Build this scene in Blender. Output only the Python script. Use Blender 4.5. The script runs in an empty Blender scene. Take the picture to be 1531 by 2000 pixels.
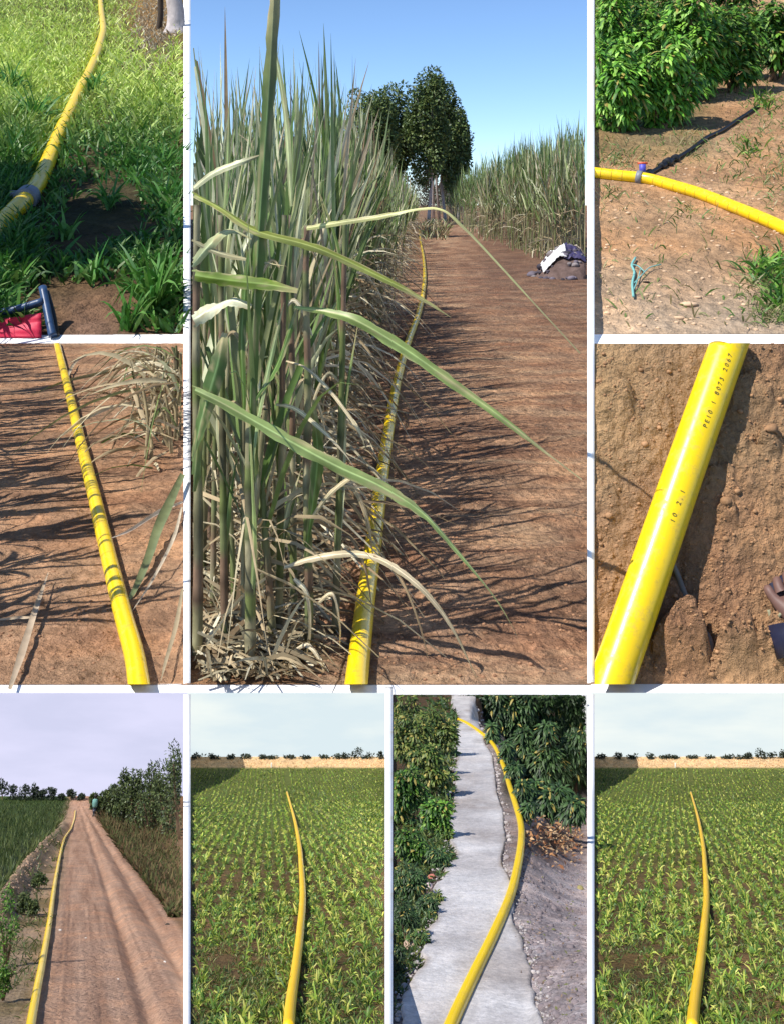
import bpy, math
import numpy as np
from mathutils import Vector

# ------------------------------------------------------------------ camera, sky, sun, exposure
sc = bpy.context.scene
COL = sc.collection
CX, HY, F, H = 765.5, 400.0, 2000.0, 5.9        # image centre, horizon row, focal length (photo px), eye height
cam = bpy.data.cameras.new('camera'); camo = bpy.data.objects.new('camera', cam); COL.objects.link(camo)
cam.sensor_fit = 'VERTICAL'; cam.sensor_height = 36; cam.lens = 36.0
cam.shift_y = -0.3
cam.clip_start = 0.05; cam.clip_end = 20000
camo.location = (0, 0, H); camo.rotation_euler = (math.pi / 2, 0, 0)
sc.camera = camo

SUN_EL, SUN_AZ = math.radians(54), math.radians(28)          # azimuth: degrees behind due left
sun_dir = Vector((-math.cos(SUN_AZ) * math.cos(SUN_EL), -math.sin(SUN_AZ) * math.cos(SUN_EL), math.sin(SUN_EL)))
w = bpy.data.worlds.new('World'); sc.world = w; w.use_nodes = True
nt = w.node_tree; nt.nodes.clear()
sky = nt.nodes.new('ShaderNodeTexSky'); sky.sky_type = 'NISHITA'; sky.sun_disc = False
sky.sun_elevation = SUN_EL; sky.sun_rotation = math.radians(235)
sky.air_density = 1.0; sky.dust_density = 0.0; sky.ozone_density = 6.0; sky.altitude = 2500
bg = nt.nodes.new('ShaderNodeBackground'); bg.inputs[1].default_value = 0.15
wo = nt.nodes.new('ShaderNodeOutputWorld')
nt.links.new(sky.outputs[0], bg.inputs[0]); nt.links.new(bg.outputs[0], wo.inputs[0])
sl = bpy.data.lights.new('sun', 'SUN'); sl.energy = 4.8; sl.angle = math.radians(0.5); sl.color = (1.0, 0.955, 0.89)
so = bpy.data.objects.new('sun', sl); COL.objects.link(so); so.location = (-30, -20, 60)
so.rotation_euler = (-sun_dir).to_track_quat('-Z', 'Y').to_euler()
sc.view_settings.view_transform = 'Standard'; sc.view_settings.look = 'None'
sc.view_settings.exposure = 0.3; sc.view_settings.gamma = 1.0
sc.cycles.max_bounces = 3; sc.cycles.diffuse_bounces = 2; sc.cycles.glossy_bounces = 2; sc.cycles.transmission_bounces = 3

# ------------------------------------------------------------------ helpers
RG = np.random.default_rng(11)
S = 3.93                                                     # units per metre in the cane lane

def lin(r, g, b):
    c = np.array([r, g, b], float) / 255
    return np.where(c <= .04045, c / 12.92, ((c + .055) / 1.055) ** 2.4)

def ray(x, y, Y):
    x = np.asarray(x, float); y = np.asarray(y, float); Y = np.asarray(Y, float)
    x, y, Y = np.broadcast_arrays(x, y, Y)
    return np.stack([(x - CX) / F * Y, Y, H + (HY - y) / F * Y], -1)

def px_of(P):
    return CX + F * P[..., 0] / P[..., 1], HY - F * (P[..., 2] - H) / P[..., 1]

def _hash(ix, iy, seed):
    h = (ix.astype(np.int64) * 374761393 + iy.astype(np.int64) * 668265263 + seed * 974711) & 0xffffffff
    h = ((h ^ (h >> 13)) * 1274126177) & 0xffffffff
    return ((h ^ (h >> 16)) & 0xffff) / 65535.0

def vnoise(x, y, seed=0):
    ix = np.floor(x); iy = np.floor(y); fx = x - ix; fy = y - iy
    fx = fx * fx * (3 - 2 * fx); fy = fy * fy * (3 - 2 * fy)
    a = _hash(ix, iy, seed); b = _hash(ix + 1, iy, seed); c = _hash(ix, iy + 1, seed); d = _hash(ix + 1, iy + 1, seed)
    return (a * (1 - fx) + b * fx) * (1 - fy) + (c * (1 - fx) + d * fx) * fy

def fbm(x, y, o=4, seed=0):
    r = 0; a = .5
    for k in range(o):
        r = r + a * (vnoise(x, y, seed + k * 17) - .5); x = x * 2.03; y = y * 2.03; a *= .55
    return r

def tag(o, label=None, cat=None, group=None, kind=None):
    if label: o['label'] = label
    if cat: o['category'] = cat
    if group: o['group'] = group
    if kind: o['kind'] = kind
    return o

def link(o, parent=None):
    COL.objects.link(o)
    if parent is not None: o.parent = parent
    return o

def empty(name, loc=(0, 0, 0)):
    o = bpy.data.objects.new(name, None); o.empty_display_size = .05
    return link(o)                                           # kept at the origin: parts hold world coordinates

def mk(name, V, Fc, mat, parent=None, col=None, smooth=False):
    V = np.ascontiguousarray(V, np.float32).reshape(-1, 3); Fc = np.ascontiguousarray(Fc, np.int32)
    me = bpy.data.meshes.new(name)
    m, k = Fc.shape
    me.vertices.add(len(V)); me.vertices.foreach_set('co', V.ravel())
    me.loops.add(m * k); me.loops.foreach_set('vertex_index', Fc.ravel())
    me.polygons.add(m); me.polygons.foreach_set('loop_start', np.arange(0, m * k, k, dtype=np.int32))
    if smooth: me.polygons.foreach_set('use_smooth', np.ones(m, bool))
    if col is not None:
        ca = me.color_attributes.new('Col', 'FLOAT_COLOR', 'POINT')
        c = np.ones((len(V), 4), np.float32); c[:, :3] = col
        ca.data.foreach_set('color', c.ravel())
    me.update(calc_edges=True); me.validate()
    me.materials.append(mat)
    return link(bpy.data.objects.new(name, me), parent)

def cat(parts):
    """join (V, F, C) triples"""
    Vs, Fs, Cs, n = [], [], [], 0
    for V, Fc, C in parts:
        Vs.append(V.reshape(-1, 3)); Fs.append(Fc + n); Cs.append(np.broadcast_to(C, Vs[-1].shape)); n += len(Vs[-1])
    return np.concatenate(Vs), np.concatenate(Fs), np.concatenate(Cs)

def nrm(v):
    return v / np.maximum(np.linalg.norm(v, axis=-1, keepdims=True), 1e-9)

def unit_rand(n, rg):
    return nrm(rg.normal(size=(n, 3)))

def blades(base, d, L, W, droop, rg, seg=4, cols=None, fold=0.0, ref=None, prof='blade'):
    n = len(base); t = np.linspace(0, 1, seg + 1)[None, :, None]
    L = np.broadcast_to(np.asarray(L, float), (n,))[:, None, None]; W = np.broadcast_to(np.asarray(W, float), (n,))[:, None, None]
    dr = np.broadcast_to(np.asarray(droop, float), (n,))[:, None, None]
    d = nrm(d)[:, None, :]; zz = np.array([0, 0, 1.0])
    P = base[:, None, :] + d * L * t - zz * dr * L * t ** 2
    T = nrm(d * L - 2 * zz * dr * L * t)
    ref = unit_rand(n, rg)[:, None, :] if ref is None else ref[:, None, :]
    sd = nrm(np.cross(T, np.broadcast_to(ref, T.shape)))
    if prof == 'blade': pf = np.minimum(1, .55 + t * 3) * (1 - t ** 2.2) + .03
    else: pf = np.sin(np.pi * np.clip(t * .93 + .05, 0, 1)) ** .8
    ww = W * pf / 2
    if fold > 0:
        nn = np.cross(sd, T)
        V = np.stack([P - sd * ww, P + nn * ww * fold, P + sd * ww], 2); k = 3
    else:
        V = np.stack([P - sd * ww, P + sd * ww], 2); k = 2
    base_i = (np.arange(n) * (seg + 1) * k)[:, None, None]
    s_ = np.arange(seg)[None, :, None] * k; a_ = np.arange(k - 1)[None, None, :]
    i0 = base_i + s_ + a_
    Fc = np.stack([i0, i0 + 1, i0 + 1 + k, i0 + k], -1).reshape(-1, 4)
    if cols is None: cols = np.ones((n, 3)) * .3
    C = np.repeat(np.broadcast_to(cols, (n, 3)), (seg + 1) * k, axis=0)
    return V.reshape(-1, 3), Fc, C

def leafq(P, d, nvec, L, W, cols):
    """flat-folded four-point leaves"""
    n = len(P); d = nrm(d); sd = nrm(np.cross(d, nvec)); up = np.cross(sd, d)
    L = np.broadcast_to(np.asarray(L, float), (n,))[:, None]; W = np.broadcast_to(np.asarray(W, float), (n,))[:, None]
    V = np.stack([P, P + d * L * .45 + sd * W * .5 + up * W * .15, P + d * L - up * W * .2, P + d * L * .45 - sd * W * .5 + up * W * .15], 1)
    Fc = np.arange(n * 4).reshape(n, 4)
    return V.reshape(-1, 3), Fc, np.repeat(np.broadcast_to(cols, (n, 3)), 4, axis=0)

def catmull(pts, n=8):
    p = np.asarray(pts, float); p = np.vstack([2 * p[0] - p[1], p, 2 * p[-1] - p[-2]])
    out = []
    for i in range(1, len(p) - 2):
        t = np.linspace(0, 1, n, endpoint=False)[:, None]
        a, b, c, d = p[i - 1], p[i], p[i + 1], p[i + 2]
        out.append(.5 * (2 * b + (c - a) * t + (2 * a - 5 * b + 4 * c - d) * t ** 2 + (3 * b - a - 3 * c + d) * t ** 3))
    out.append(p[-2][None])
    return np.concatenate(out)

def tube(pts, r, n=12, caps=True):
    p = np.asarray(pts, float); m = len(p); r = np.broadcast_to(np.asarray(r, float), (m,))
    T = nrm(np.gradient(p, axis=0)); u = np.cross(T[0], [0.31, .2, .93]); u /= np.linalg.norm(u)
    V = np.zeros((m, n, 3)); a = np.linspace(0, 2 * np.pi, n, endpoint=False)
    for i in range(m):
        u = u - T[i] * np.dot(u, T[i]); u /= np.linalg.norm(u); v = np.cross(T[i], u)
        V[i] = p[i] + r[i] * (np.cos(a)[:, None] * u + np.sin(a)[:, None] * v)
    V = V.reshape(-1, 3)
    i = np.arange(m - 1)[:, None] * n; j = np.arange(n)[None, :]; j2 = (j + 1) % n
    Fc = np.stack([i + j, i + j2, i + n + j2, i + n + j], -1).reshape(-1, 4)
    if caps:
        V = np.vstack([V, p[0], p[-1]]); c0, c1 = m * n, m * n + 1; b = (m - 1) * n
        k = np.arange(0, n, 2)
        Fc = np.vstack([Fc, np.stack([np.full_like(k, c0), (k + 2) % n, (k + 1) % n, k], -1),
                        np.stack([np.full_like(k, c1), b + k, b + (k + 1) % n, b + (k + 2) % n], -1)])
    return V, Fc, np.ones(3) * .5

def box(c, sx, sy, sz, ax=None):
    c = np.asarray(c, float); A = np.eye(3) if ax is None else np.asarray(ax, float)
    q = np.array([[x, y, z] for z in (-.5, .5) for y in (-.5, .5) for x in (-.5, .5)]) * [sx, sy, sz]
    return c + q @ A, np.array([[0, 2, 3, 1], [4, 5, 7, 6], [0, 1, 5, 4], [2, 6, 7, 3], [0, 4, 6, 2], [1, 3, 7, 5]]), np.ones(3) * .5

def rock(c, r, rg, sq=.65, ax=None):
    n, m = 7, 9
    th = np.linspace(0, np.pi, n)[:, None]; ph = np.linspace(0, 2 * np.pi, m, endpoint=False)[None, :]
    D = np.stack([np.sin(th) * np.cos(ph), np.sin(th) * np.sin(ph), np.cos(th) * np.ones_like(ph)], -1)
    k = unit_rand(6, rg); rr = 1 + .28 * np.maximum(-.6, np.sin(D @ k.T * 2.3).sum(-1) * .35) + rg.normal(size=(n, m)) * .05
    rr[0] = rr[0].mean(); rr[-1] = rr[-1].mean()
    V = (D * rr[..., None] * r * np.array([1, rg.uniform(.7, 1.1), sq])).reshape(-1, 3)
    if ax is not None: V = V @ np.asarray(ax)
    V = V + c
    i = np.arange(n - 1)[:, None] * m; j = np.arange(m)[None, :]; j2 = (j + 1) % m
    Fc = np.stack([i + j, i + m + j, i + m + j2, i + j2], -1).reshape(-1, 4)
    return V, Fc, np.ones(3) * .5

# ------------------------------------------------------------------ materials
def newmat(name):
    m = bpy.data.materials.new(name); m.use_nodes = True
    return m, m.node_tree, m.node_tree.nodes['Principled BSDF']

def plain(name, rgb, rough=.5, spec=.5, coat=0., noise=0., nscale=5., bump=0., metal=0.):
    m, t, b = newmat(name)
    b.inputs['Roughness'].default_value = rough; b.inputs['Specular IOR Level'].default_value = spec
    b.inputs['Coat Weight'].default_value = coat; b.inputs['Metallic'].default_value = metal
    b.inputs['Base Color'].default_value = (*rgb, 1)
    if noise or bump:
        tc = t.nodes.new('ShaderNodeTexCoord'); nz = t.nodes.new('ShaderNodeTexNoise')
        nz.inputs['Scale'].default_value = nscale; nz.inputs['Detail'].default_value = 6; nz.inputs['Roughness'].default_value = .65
        t.links.new(tc.outputs['Object'], nz.inputs['Vector'])
        if noise:
            mr = t.nodes.new('ShaderNodeMapRange'); mr.inputs[1].default_value = .3; mr.inputs[2].default_value = .7
            mr.inputs[3].default_value = 1 - noise; mr.inputs[4].default_value = 1 + noise * .5
            mx = t.nodes.new('ShaderNodeMix'); mx.data_type = 'RGBA'; mx.blend_type = 'MULTIPLY'; mx.inputs[0].default_value = 1
            mx.inputs[6].default_value = (*rgb, 1)
            t.links.new(nz.outputs[0], mr.inputs[0]); t.links.new(mr.outputs[0], mx.inputs[7]); t.links.new(mx.outputs[2], b.inputs['Base Color'])
        if bump:
            bp = t.nodes.new('ShaderNodeBump'); bp.inputs['Strength'].default_value = .6; bp.inputs['Distance'].default_value = bump
            t.links.new(nz.outputs[0], bp.inputs['Height']); t.links.new(bp.outputs[0], b.inputs['Normal'])
    return m

def dusty(name, rgb, dust, scale):
    m = plain(name, rgb, .34, .5, coat=.2, noise=.08, nscale=scale); t = m.node_tree; N = t.nodes; Lk = t.links; b = N['Principled BSDF']
    src = b.inputs['Base Color'].links[0].from_socket
    tc = N.new('ShaderNodeTexCoord'); n = N.new('ShaderNodeTexNoise'); n.inputs['Scale'].default_value = scale * 3; n.inputs['Detail'].default_value = 8; n.inputs['Roughness'].default_value = .7
    Lk.new(tc.outputs['Object'], n.inputs['Vector'])
    r = N.new('ShaderNodeMapRange'); r.inputs[1].default_value = .52; r.inputs[2].default_value = .75; r.inputs[3].default_value = 0; r.inputs[4].default_value = dust; Lk.new(n.outputs[0], r.inputs[0])
    x = N.new('ShaderNodeMix'); x.data_type = 'RGBA'; Lk.new(r.outputs[0], x.inputs[0]); Lk.new(src, x.inputs[6]); x.inputs[7].default_value = (.42, .28, .12, 1)
    Lk.new(x.outputs[2], b.inputs['Base Color'])
    ad = N.new('ShaderNodeMath'); ad.operation = 'MULTIPLY_ADD'; Lk.new(r.outputs[0], ad.inputs[0]); ad.inputs[1].default_value = .6; ad.inputs[2].default_value = .3; Lk.new(ad.outputs[0], b.inputs['Roughness'])
    return m

def soil_mat(name, unit, var=.45, grain=1.0, stretch=(1, 1, 1), tint=(1.1, .95, .8), relief=.05):
    """earth: colour attribute x two noises, fine clod relief. unit = scene units per metre."""
    m, t, b = newmat(name); N = t.nodes; Lk = t.links
    b.inputs['Roughness'].default_value = .95; b.inputs['Specular IOR Level'].default_value = .15
    tc = N.new('ShaderNodeTexCoord'); mp = N.new('ShaderNodeMapping'); mp.inputs['Scale'].default_value = tuple(s / unit for s in stretch)
    Lk.new(tc.outputs['Object'], mp.inputs['Vector'])
    at = N.new('ShaderNodeAttribute'); at.attribute_name = 'Col'
    def noise(sc_, det=5, ro=.6):
        n = N.new('ShaderNodeTexNoise'); n.inputs['Scale'].default_value = sc_; n.inputs['Detail'].default_value = det; n.inputs['Roughness'].default_value = ro
        Lk.new(mp.outputs[0], n.inputs['Vector']); return n
    n1, n2, n3 = noise(2.5), noise(14 * grain, 6, .7), noise(60 * grain, 4, .7)
    vo = N.new('ShaderNodeTexVoronoi'); vo.inputs['Scale'].default_value = 22 * grain; vo.feature = 'F1'
    Lk.new(mp.outputs[0], vo.inputs['Vector'])
    def rng(n, lo, hi, a=.3, c=.7):
        r = N.new('ShaderNodeMapRange'); r.inputs[1].default_value = a; r.inputs[2].default_value = c
        r.inputs[3].default_value = lo; r.inputs[4].default_value = hi; Lk.new(n.outputs[0], r.inputs[0]); return r
    def mul(c1, c2):
        x = N.new('ShaderNodeMix'); x.data_type = 'RGBA'; x.blend_type = 'MULTIPLY'; x.inputs[0].default_value = 1
        Lk.new(c1, x.inputs[6]); Lk.new(c2, x.inputs[7]); return x.outputs[2]
    c = mul(at.outputs['Color'], rng(n1, 1 - var * .8, 1 + var * .5).outputs[0])
    c = mul(c, rng(n2, 1 - var, 1 + var * .6).outputs[0])
    c = mul(c, rng(n3, 1 - var * .7, 1 + var * .4).outputs[0])
    hs = N.new('ShaderNodeMix'); hs.data_type = 'RGBA'; hs.blend_type = 'MULTIPLY'; Lk.new(rng(n1, 0, .6, .45, .65).outputs[0], hs.inputs[0])
    Lk.new(c, hs.inputs[6]); hs.inputs[7].default_value = (*tint, 1)
    Lk.new(hs.outputs[2], b.inputs['Base Color'])
    ad = N.new('ShaderNodeMath'); ad.operation = 'MULTIPLY_ADD'; Lk.new(n3.outputs[0], ad.inputs[0]); ad.inputs[1].default_value = .35; Lk.new(n2.outputs[0], ad.inputs[2])
    ad2 = N.new('ShaderNodeMath'); ad2.operation = 'MULTIPLY_ADD'; Lk.new(vo.outputs['Distance'], ad2.inputs[0]); ad2.inputs[1].default_value = -.4; Lk.new(ad.outputs[0], ad2.inputs[2])
    bp = N.new('ShaderNodeBump'); bp.inputs['Strength'].default_value = .9; bp.inputs['Distance'].default_value = relief * unit
    Lk.new(ad2.outputs[0], bp.inputs['Height']); Lk.new(bp.outputs[0], b.inputs['Normal'])
    return m

def leaf_mat(name, rough=.5, trans=.25, spec=.4, vein=0.0):
    m, t, b = newmat(name); N = t.nodes; Lk = t.links
    at = N.new('ShaderNodeAttribute'); at.attribute_name = 'Col'
    tc = N.new('ShaderNodeTexCoord'); nz = N.new('ShaderNodeTexNoise'); nz.inputs['Scale'].default_value = 3; nz.inputs['Detail'].default_value = 5
    Lk.new(tc.outputs['Object'], nz.inputs['Vector'])
    mr = N.new('ShaderNodeMapRange'); mr.inputs[1].default_value = .3; mr.inputs[2].default_value = .7; mr.inputs[3].default_value = .75; mr.inputs[4].default_value = 1.2
    Lk.new(nz.outputs[0], mr.inputs[0])
    mx = N.new('ShaderNodeMix'); mx.data_type = 'RGBA'; mx.blend_type = 'MULTIPLY'; mx.inputs[0].default_value = 1
    Lk.new(at.outputs['Color'], mx.inputs[6]); Lk.new(mr.outputs[0], mx.inputs[7]); Lk.new(mx.outputs[2], b.inputs['Base Color'])
    b.inputs['Roughness'].default_value = rough; b.inputs['Specular IOR Level'].default_value = spec
    tr = N.new('ShaderNodeBsdfTranslucent'); Lk.new(mx.outputs[2], tr.inputs[0])
    ms = N.new('ShaderNodeMixShader'); ms.inputs[0].default_value = trans
    Lk.new(b.outputs[0], ms.inputs[1]); Lk.new(tr.outputs[0], ms.inputs[2])
    Lk.new(ms.outputs[0], N['Material Output'].inputs[0])
    return m

M_white = plain('white_render', (.93, .93, .92), .9, .1, noise=.03, nscale=2)
M_leaf = leaf_mat('leaf')
M_cane = leaf_mat('cane_leaf', .42, .22, .5)
M_dry = leaf_mat('dry_leaf', .8, .15, .2)
M_pipe = dusty('yellow_pipe', tuple(lin(252, 212, 10)), .6, 2.6)
M_black = plain('black_plastic', (.012, .012, .013), .45, .5, noise=.3, nscale=8)
M_grey = plain('grey_clamp', (.22, .23, .25), .5, .5, noise=.25, nscale=6)
M_bark = plain('bark', tuple(lin(150, 130, 105)), .95, .1, noise=.5, nscale=2.5, bump=.05)
M_palebark = plain('pale_bark', tuple(lin(190, 180, 175)), .9, .1, noise=.4, nscale=.6, bump=.2)
M_stone = plain('stone', tuple(lin(105, 100, 108)), .9, .2, noise=.5, nscale=1.5, bump=.06)
M_twig = plain('twig', tuple(lin(120, 100, 80)), .9, .1, noise=.4, nscale=3)
M_stalk = leaf_mat('cane_stalk', .6, 0.0, .3)

# ------------------------------------------------------------------ the nine plots: image row -> distance on the ground
class Plot:
    Yxy = None
    def __init__(s, x0, x1, y0, y1, Yof, unit, dz=None):
        s.x0, s.x1, s.y0, s.y1, s.Yof, s.unit, s.dz = x0, x1, y0, y1, Yof, unit, dz
    def at(s, x, y, lift=0., bumpy=True):
        P = ray(x, y, s.Yof(np.asarray(y, float)) if s.Yxy is None else s.Yxy(np.asarray(x, float), np.asarray(y, float)))
        if s.dz is not None and bumpy: P[..., 2] += s.dz(P, np.asarray(x, float) + 0 * P[..., 0], np.asarray(y, float) + 0 * P[..., 0])
        P[..., 2] += lift
        return P

def flatY(y): return H * F / (np.asarray(y, float) - HY)
def tlY(y): return 35733 / (y + 150.)
def mrY(y): return 12.62 * 4336 / (y + 3000.)
def trY(y): return 15.45 * 853 / (y + 200.)
def blY(y): return np.where(y >= 1623, 678 / np.maximum(y - 1548, 1), np.where(y >= 1565, 9.04 + (1623 - y) / 58 * 3, 12.04 + (1565 - y) * .012))
def b2Y(y): return np.where(y >= 1567, 780 / np.maximum(y - 1480, 1), np.where(y >= 1500, 8.966 + (1567 - y) / 67 * 3.03, 12.0 + (1500 - y) * .0125))
def b3Y(y): return 1285 / (np.asarray(y, float) - 1250.)

def seg_dist(x, y, poly):
    """distance in photo rows/columns from a polyline (used to shape ruts, ridges, beds)"""
    d = np.full(np.shape(x), 1e9)
    for (ax, ay), (bx, by) in zip(poly[:-1], poly[1:]):
        vx, vy = bx - ax, by - ay
        t = np.clip(((x - ax) * vx + (y - ay) * vy) / (vx * vx + vy * vy), 0, 1)
        d = np.minimum(d, np.hypot(x - ax - t * vx, y - ay - t * vy))
    return d

# pipe centre lines
PIPE_MAIN = [(697, 1345), (705, 1270), (714, 1190), (729, 1080), (745, 950), (759, 850), (776, 750), (796, 675), (816, 620), (826, 575), (829, 535), (826, 500), (820, 465), (818, 440)]
PIPE_ML = [(272, 1350), (262, 1290), (240, 1210), (213, 1100), (185, 980), (158, 870), (135, 770), (118, 700), (110, 668)]
PIPE_TL = [(-30, 500), (0, 462), (30, 430), (62, 394), (78, 365), (95, 325), (118, 270), (140, 225), (156, 190), (175, 150), (190, 115), (200, 80), (203, 60), (199, 25), (196, -20)]
PIPE_TR = [(1140, 342), (1165, 347), (1215, 352), (1262, 357), (1310, 370), (1370, 390), (1430, 414), (1490, 438), (1560, 470)]
PIPE_MR = [(1150, 1430), (1186, 1340), (1250, 1155), (1325, 940), (1390, 755), (1420, 670), (1440, 610)]
PIPE_BL = [(58, 2030), (70, 1960), (85, 1880), (98, 1800), (108, 1730), (120, 1665), (128, 1640), (140, 1620), (146, 1600), (148, 1585)]
PIPE_B2 = [(191, 2030), (196, 1975), (206, 1900), (214, 1830), (219, 1760), (216, 1700), (212, 1655), (204, 1610), (196, 1578), (188, 1550)]
PIPE_B3 = [(870, 2040), (893, 1985), (930, 1905), (965, 1832), (995, 1760), (1010, 1700), (1017, 1650), (1016, 1615), (1006, 1578), (994, 1540), (982, 1500), (965, 1462), (945, 1440), (915, 1418), (893, 1407)]

def dz_main(P, x, y):
    X, Y = P[..., 0] / S, P[..., 1] / S
    d = seg_dist(x, y, PIPE_MAIN) * P[..., 1] / F / S
    yw = Y + .12 * fbm(X * 1.5, Y * 2, 3, 4)
    ridge = .046 * fbm(X * 2.4, yw * 8, 4, 3) + .02 * fbm(X * 6, Y * 6, 4, 5) + .008 * fbm(X * 25, Y * 25, 3, 9)
    left = np.clip((-.02 - (x - 640) / 1400), 0, 1)
    ridge = ridge + left * .05 * fbm(X * 5, Y * 5, 4, 8)
    fade = np.clip((y - 430) / 80, 0, 1) * np.clip(d / .12, .15, 1)
    return S * ridge * fade
def dz_ml(P, x, y):
    X, Y = P[..., 0] / S, P[..., 1] / S
    d = seg_dist(x, y, PIPE_ML) * P[..., 1] / F / S
    r = .022 * fbm(X * 1.5, Y * 7, 4, 21) + .03 * fbm(X * 7, Y * 5, 4, 22) * (.5 + np.clip((x - 200) / 100, 0, 1)) + .008 * fbm(X * 30, Y * 20, 3, 23)
    return S * r * np.clip(d / .1, .15, 1)
def dz_tl(P, x, y): return 18.6 * (.05 * fbm(P[..., 0] / 8, P[..., 1] / 8, 4, 31) + .012 * fbm(P[..., 0] / 1.5, P[..., 1] / 1.5, 3, 32))
def dz_mr(P, x, y):
    u = 7.4; X, Y = P[..., 0] / u, P[..., 2] / u
    d = seg_dist(x, y, PIPE_MR) * P[..., 1] / F / u
    r = .035 * fbm(X * 6, Y * 6, 4, 41) + .03 * fbm(X * 20, Y * 20, 4, 42) + .02 * fbm(X * 60, Y * 60, 3, 43)
    r = r - .03 * np.exp(-(seg_dist(x, y, [(1295, 1000), (1345, 1130), (1382, 1225), (1400, 1290)]) / 16) ** 2)
    for cx_, cy_, rx, ry, hh in ((1440, 1285, 52, 46, .05), (1335, 1270, 60, 42, .045), (1515, 1285, 34, 40, .04), (1420, 1010, 22, 20, .02), (1505, 880, 24, 26, .03), (1200, 800, 40, 60, .02), (1460, 780, 50, 40, .02)):
        q = np.hypot((x - cx_) / rx, (y - cy_) / ry) + .5 * fbm(x / 22., y / 22., 4, 47); r = r + hh * np.clip(1.25 - q ** 3, 0, 1)
    return u * r * np.clip(d / .05, .2, 1) * 1.2
def dz_tr(P, x, y):
    X, Y = P[..., 0] / S, P[..., 1] / S
    d = seg_dist(x, y, PIPE_TR) * P[..., 1] / F / S
    return S * (.05 * fbm(X * 2, Y * 2, 4, 51) + .02 * fbm(X * 9, Y * 9, 4, 52)) * np.clip(d / .12, .25, 1)
def dz_bl(P, x, y):
    u = .21; X, Y = P[..., 0] / u, P[..., 1] / u
    xr = x - (150 + (y - 1560) * .23)                        # position across the road
    w = np.maximum(y - 1548, 20) / 400
    rut = -.05 * np.exp(-((xr / w - 40) / 16) ** 2) - .055 * np.exp(-((xr / w - 150) / 20) ** 2) + .03 * np.exp(-((xr / w - 95) / 25) ** 2)
    bank = .28 * np.exp(-(seg_dist(x, y, [(0, 1790), (55, 1705), (90, 1660), (125, 1620)]) / (26 * w + 6)) ** 2)
    r = .05 * fbm(X * 1.2, Y * .6, 4, 61) + .015 * fbm(X * 6, Y * 3, 3, 62) + rut + bank
    r = r + .015 * fbm(xr / w * .12, Y * .15, 3, 64)
    return u * r * np.clip((y - 1560) / 40, 0, 1)
def dz_b2(P, x, y): return .22 * .05 * fbm(P[..., 0] / .1, P[..., 1] / .1, 4, 71)
def dz_b3(P, x, y):
    u = .25; X, Y = P[..., 0] / u, P[..., 1] / u
    return u * (.06 * fbm(X * 1.5, Y * 1.5, 4, 81) + .02 * fbm(X * 8, Y * 8, 4, 82)) * np.clip(seg_dist(x, y, PIPE_B3) / 40, .15, 1)

main = Plot(373, 1146, 430, 1337, flatY, S, dz_main)
ml = Plot(-260, 359, 668, 1337, flatY, S, dz_ml)
tl = Plot(-260, 359, -60, 654, tlY, 18.6, dz_tl)
mr = Plot(1160, 1760, 671, 1337, mrY, 7.4, dz_mr)
tr = Plot(1160, 1760, -40, 652, trY, S, dz_tr)
bl = Plot(-300, 359, 1555, 2040, blY, .21, dz_bl)
b2 = Plot(373, 752, 1478, 2040, b2Y, .22, dz_b2)
b4 = Plot(1160, 1760, 1478, 2040, b2Y, .22, dz_b2)
b3 = Plot(767, 1146, 1357, 2040, b3Y, .25, dz_b3)

def b3Yxy(x, y):
    # added hollow right of the pipe, keeps thicket shadow off the right crop field
    Y = 1285 / (y - 1250.)
    f2 = np.clip((x - 1015) / 131, 0, 1); f2 = f2 * f2 * (3 - 2 * f2); Y = Y + (b2Y(y) - Y) * f2
    xb = np.interp(y, [1407, 1440, 1462, 1500, 1540, 1578, 1615], [915, 955, 975, 992, 1004, 1018, 1032])
    f = np.clip((x - xb) / 34, 0, 1); f = f * f * (3 - 2 * f); g = np.clip((1598 - y) / 26, 0, 1)
    return Y + (np.maximum(11.9, Y) - Y) * f * g
b3.Yxy = b3Yxy

def sheet(name, pl, nx, ny, colfn, mat, label, over=7, fade=12):
    """a plot's ground with a skirt"""
    xs = np.linspace(pl.x0 - over, pl.x1 + over, nx); ys = np.linspace(pl.y1, pl.y0, ny)
    gx, gy = np.meshgrid(xs, ys)
    P = pl.at(gx, gy); P0 = pl.at(gx, gy, bumpy=False)
    e = (np.clip(np.minimum(gx - xs[0], xs[-1] - gx) / 14, 0, 1) * np.clip((ys[0] - gy) / fade, 0, 1) * np.clip((gy - ys[-1]) / fade, 0, 1))[..., None]
    P = P0 + (P - P0) * e
    C = colfn(P, gx, gy)
    i = (np.arange(ny - 1)[:, None] * nx + np.arange(nx - 1)[None, :])
    Fc = np.stack([i, i + 1, i + nx + 1, i + nx], -1).reshape(-1, 4)
    o = mk(name, P, Fc, mat, col=C.reshape(-1, 3), smooth=True)
    tag(o, label, None, kind='structure')
    return o

def mixc(a, b, f): f = np.clip(f, 0, 1)[..., None]; return a * (1 - f) + b * f

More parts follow.
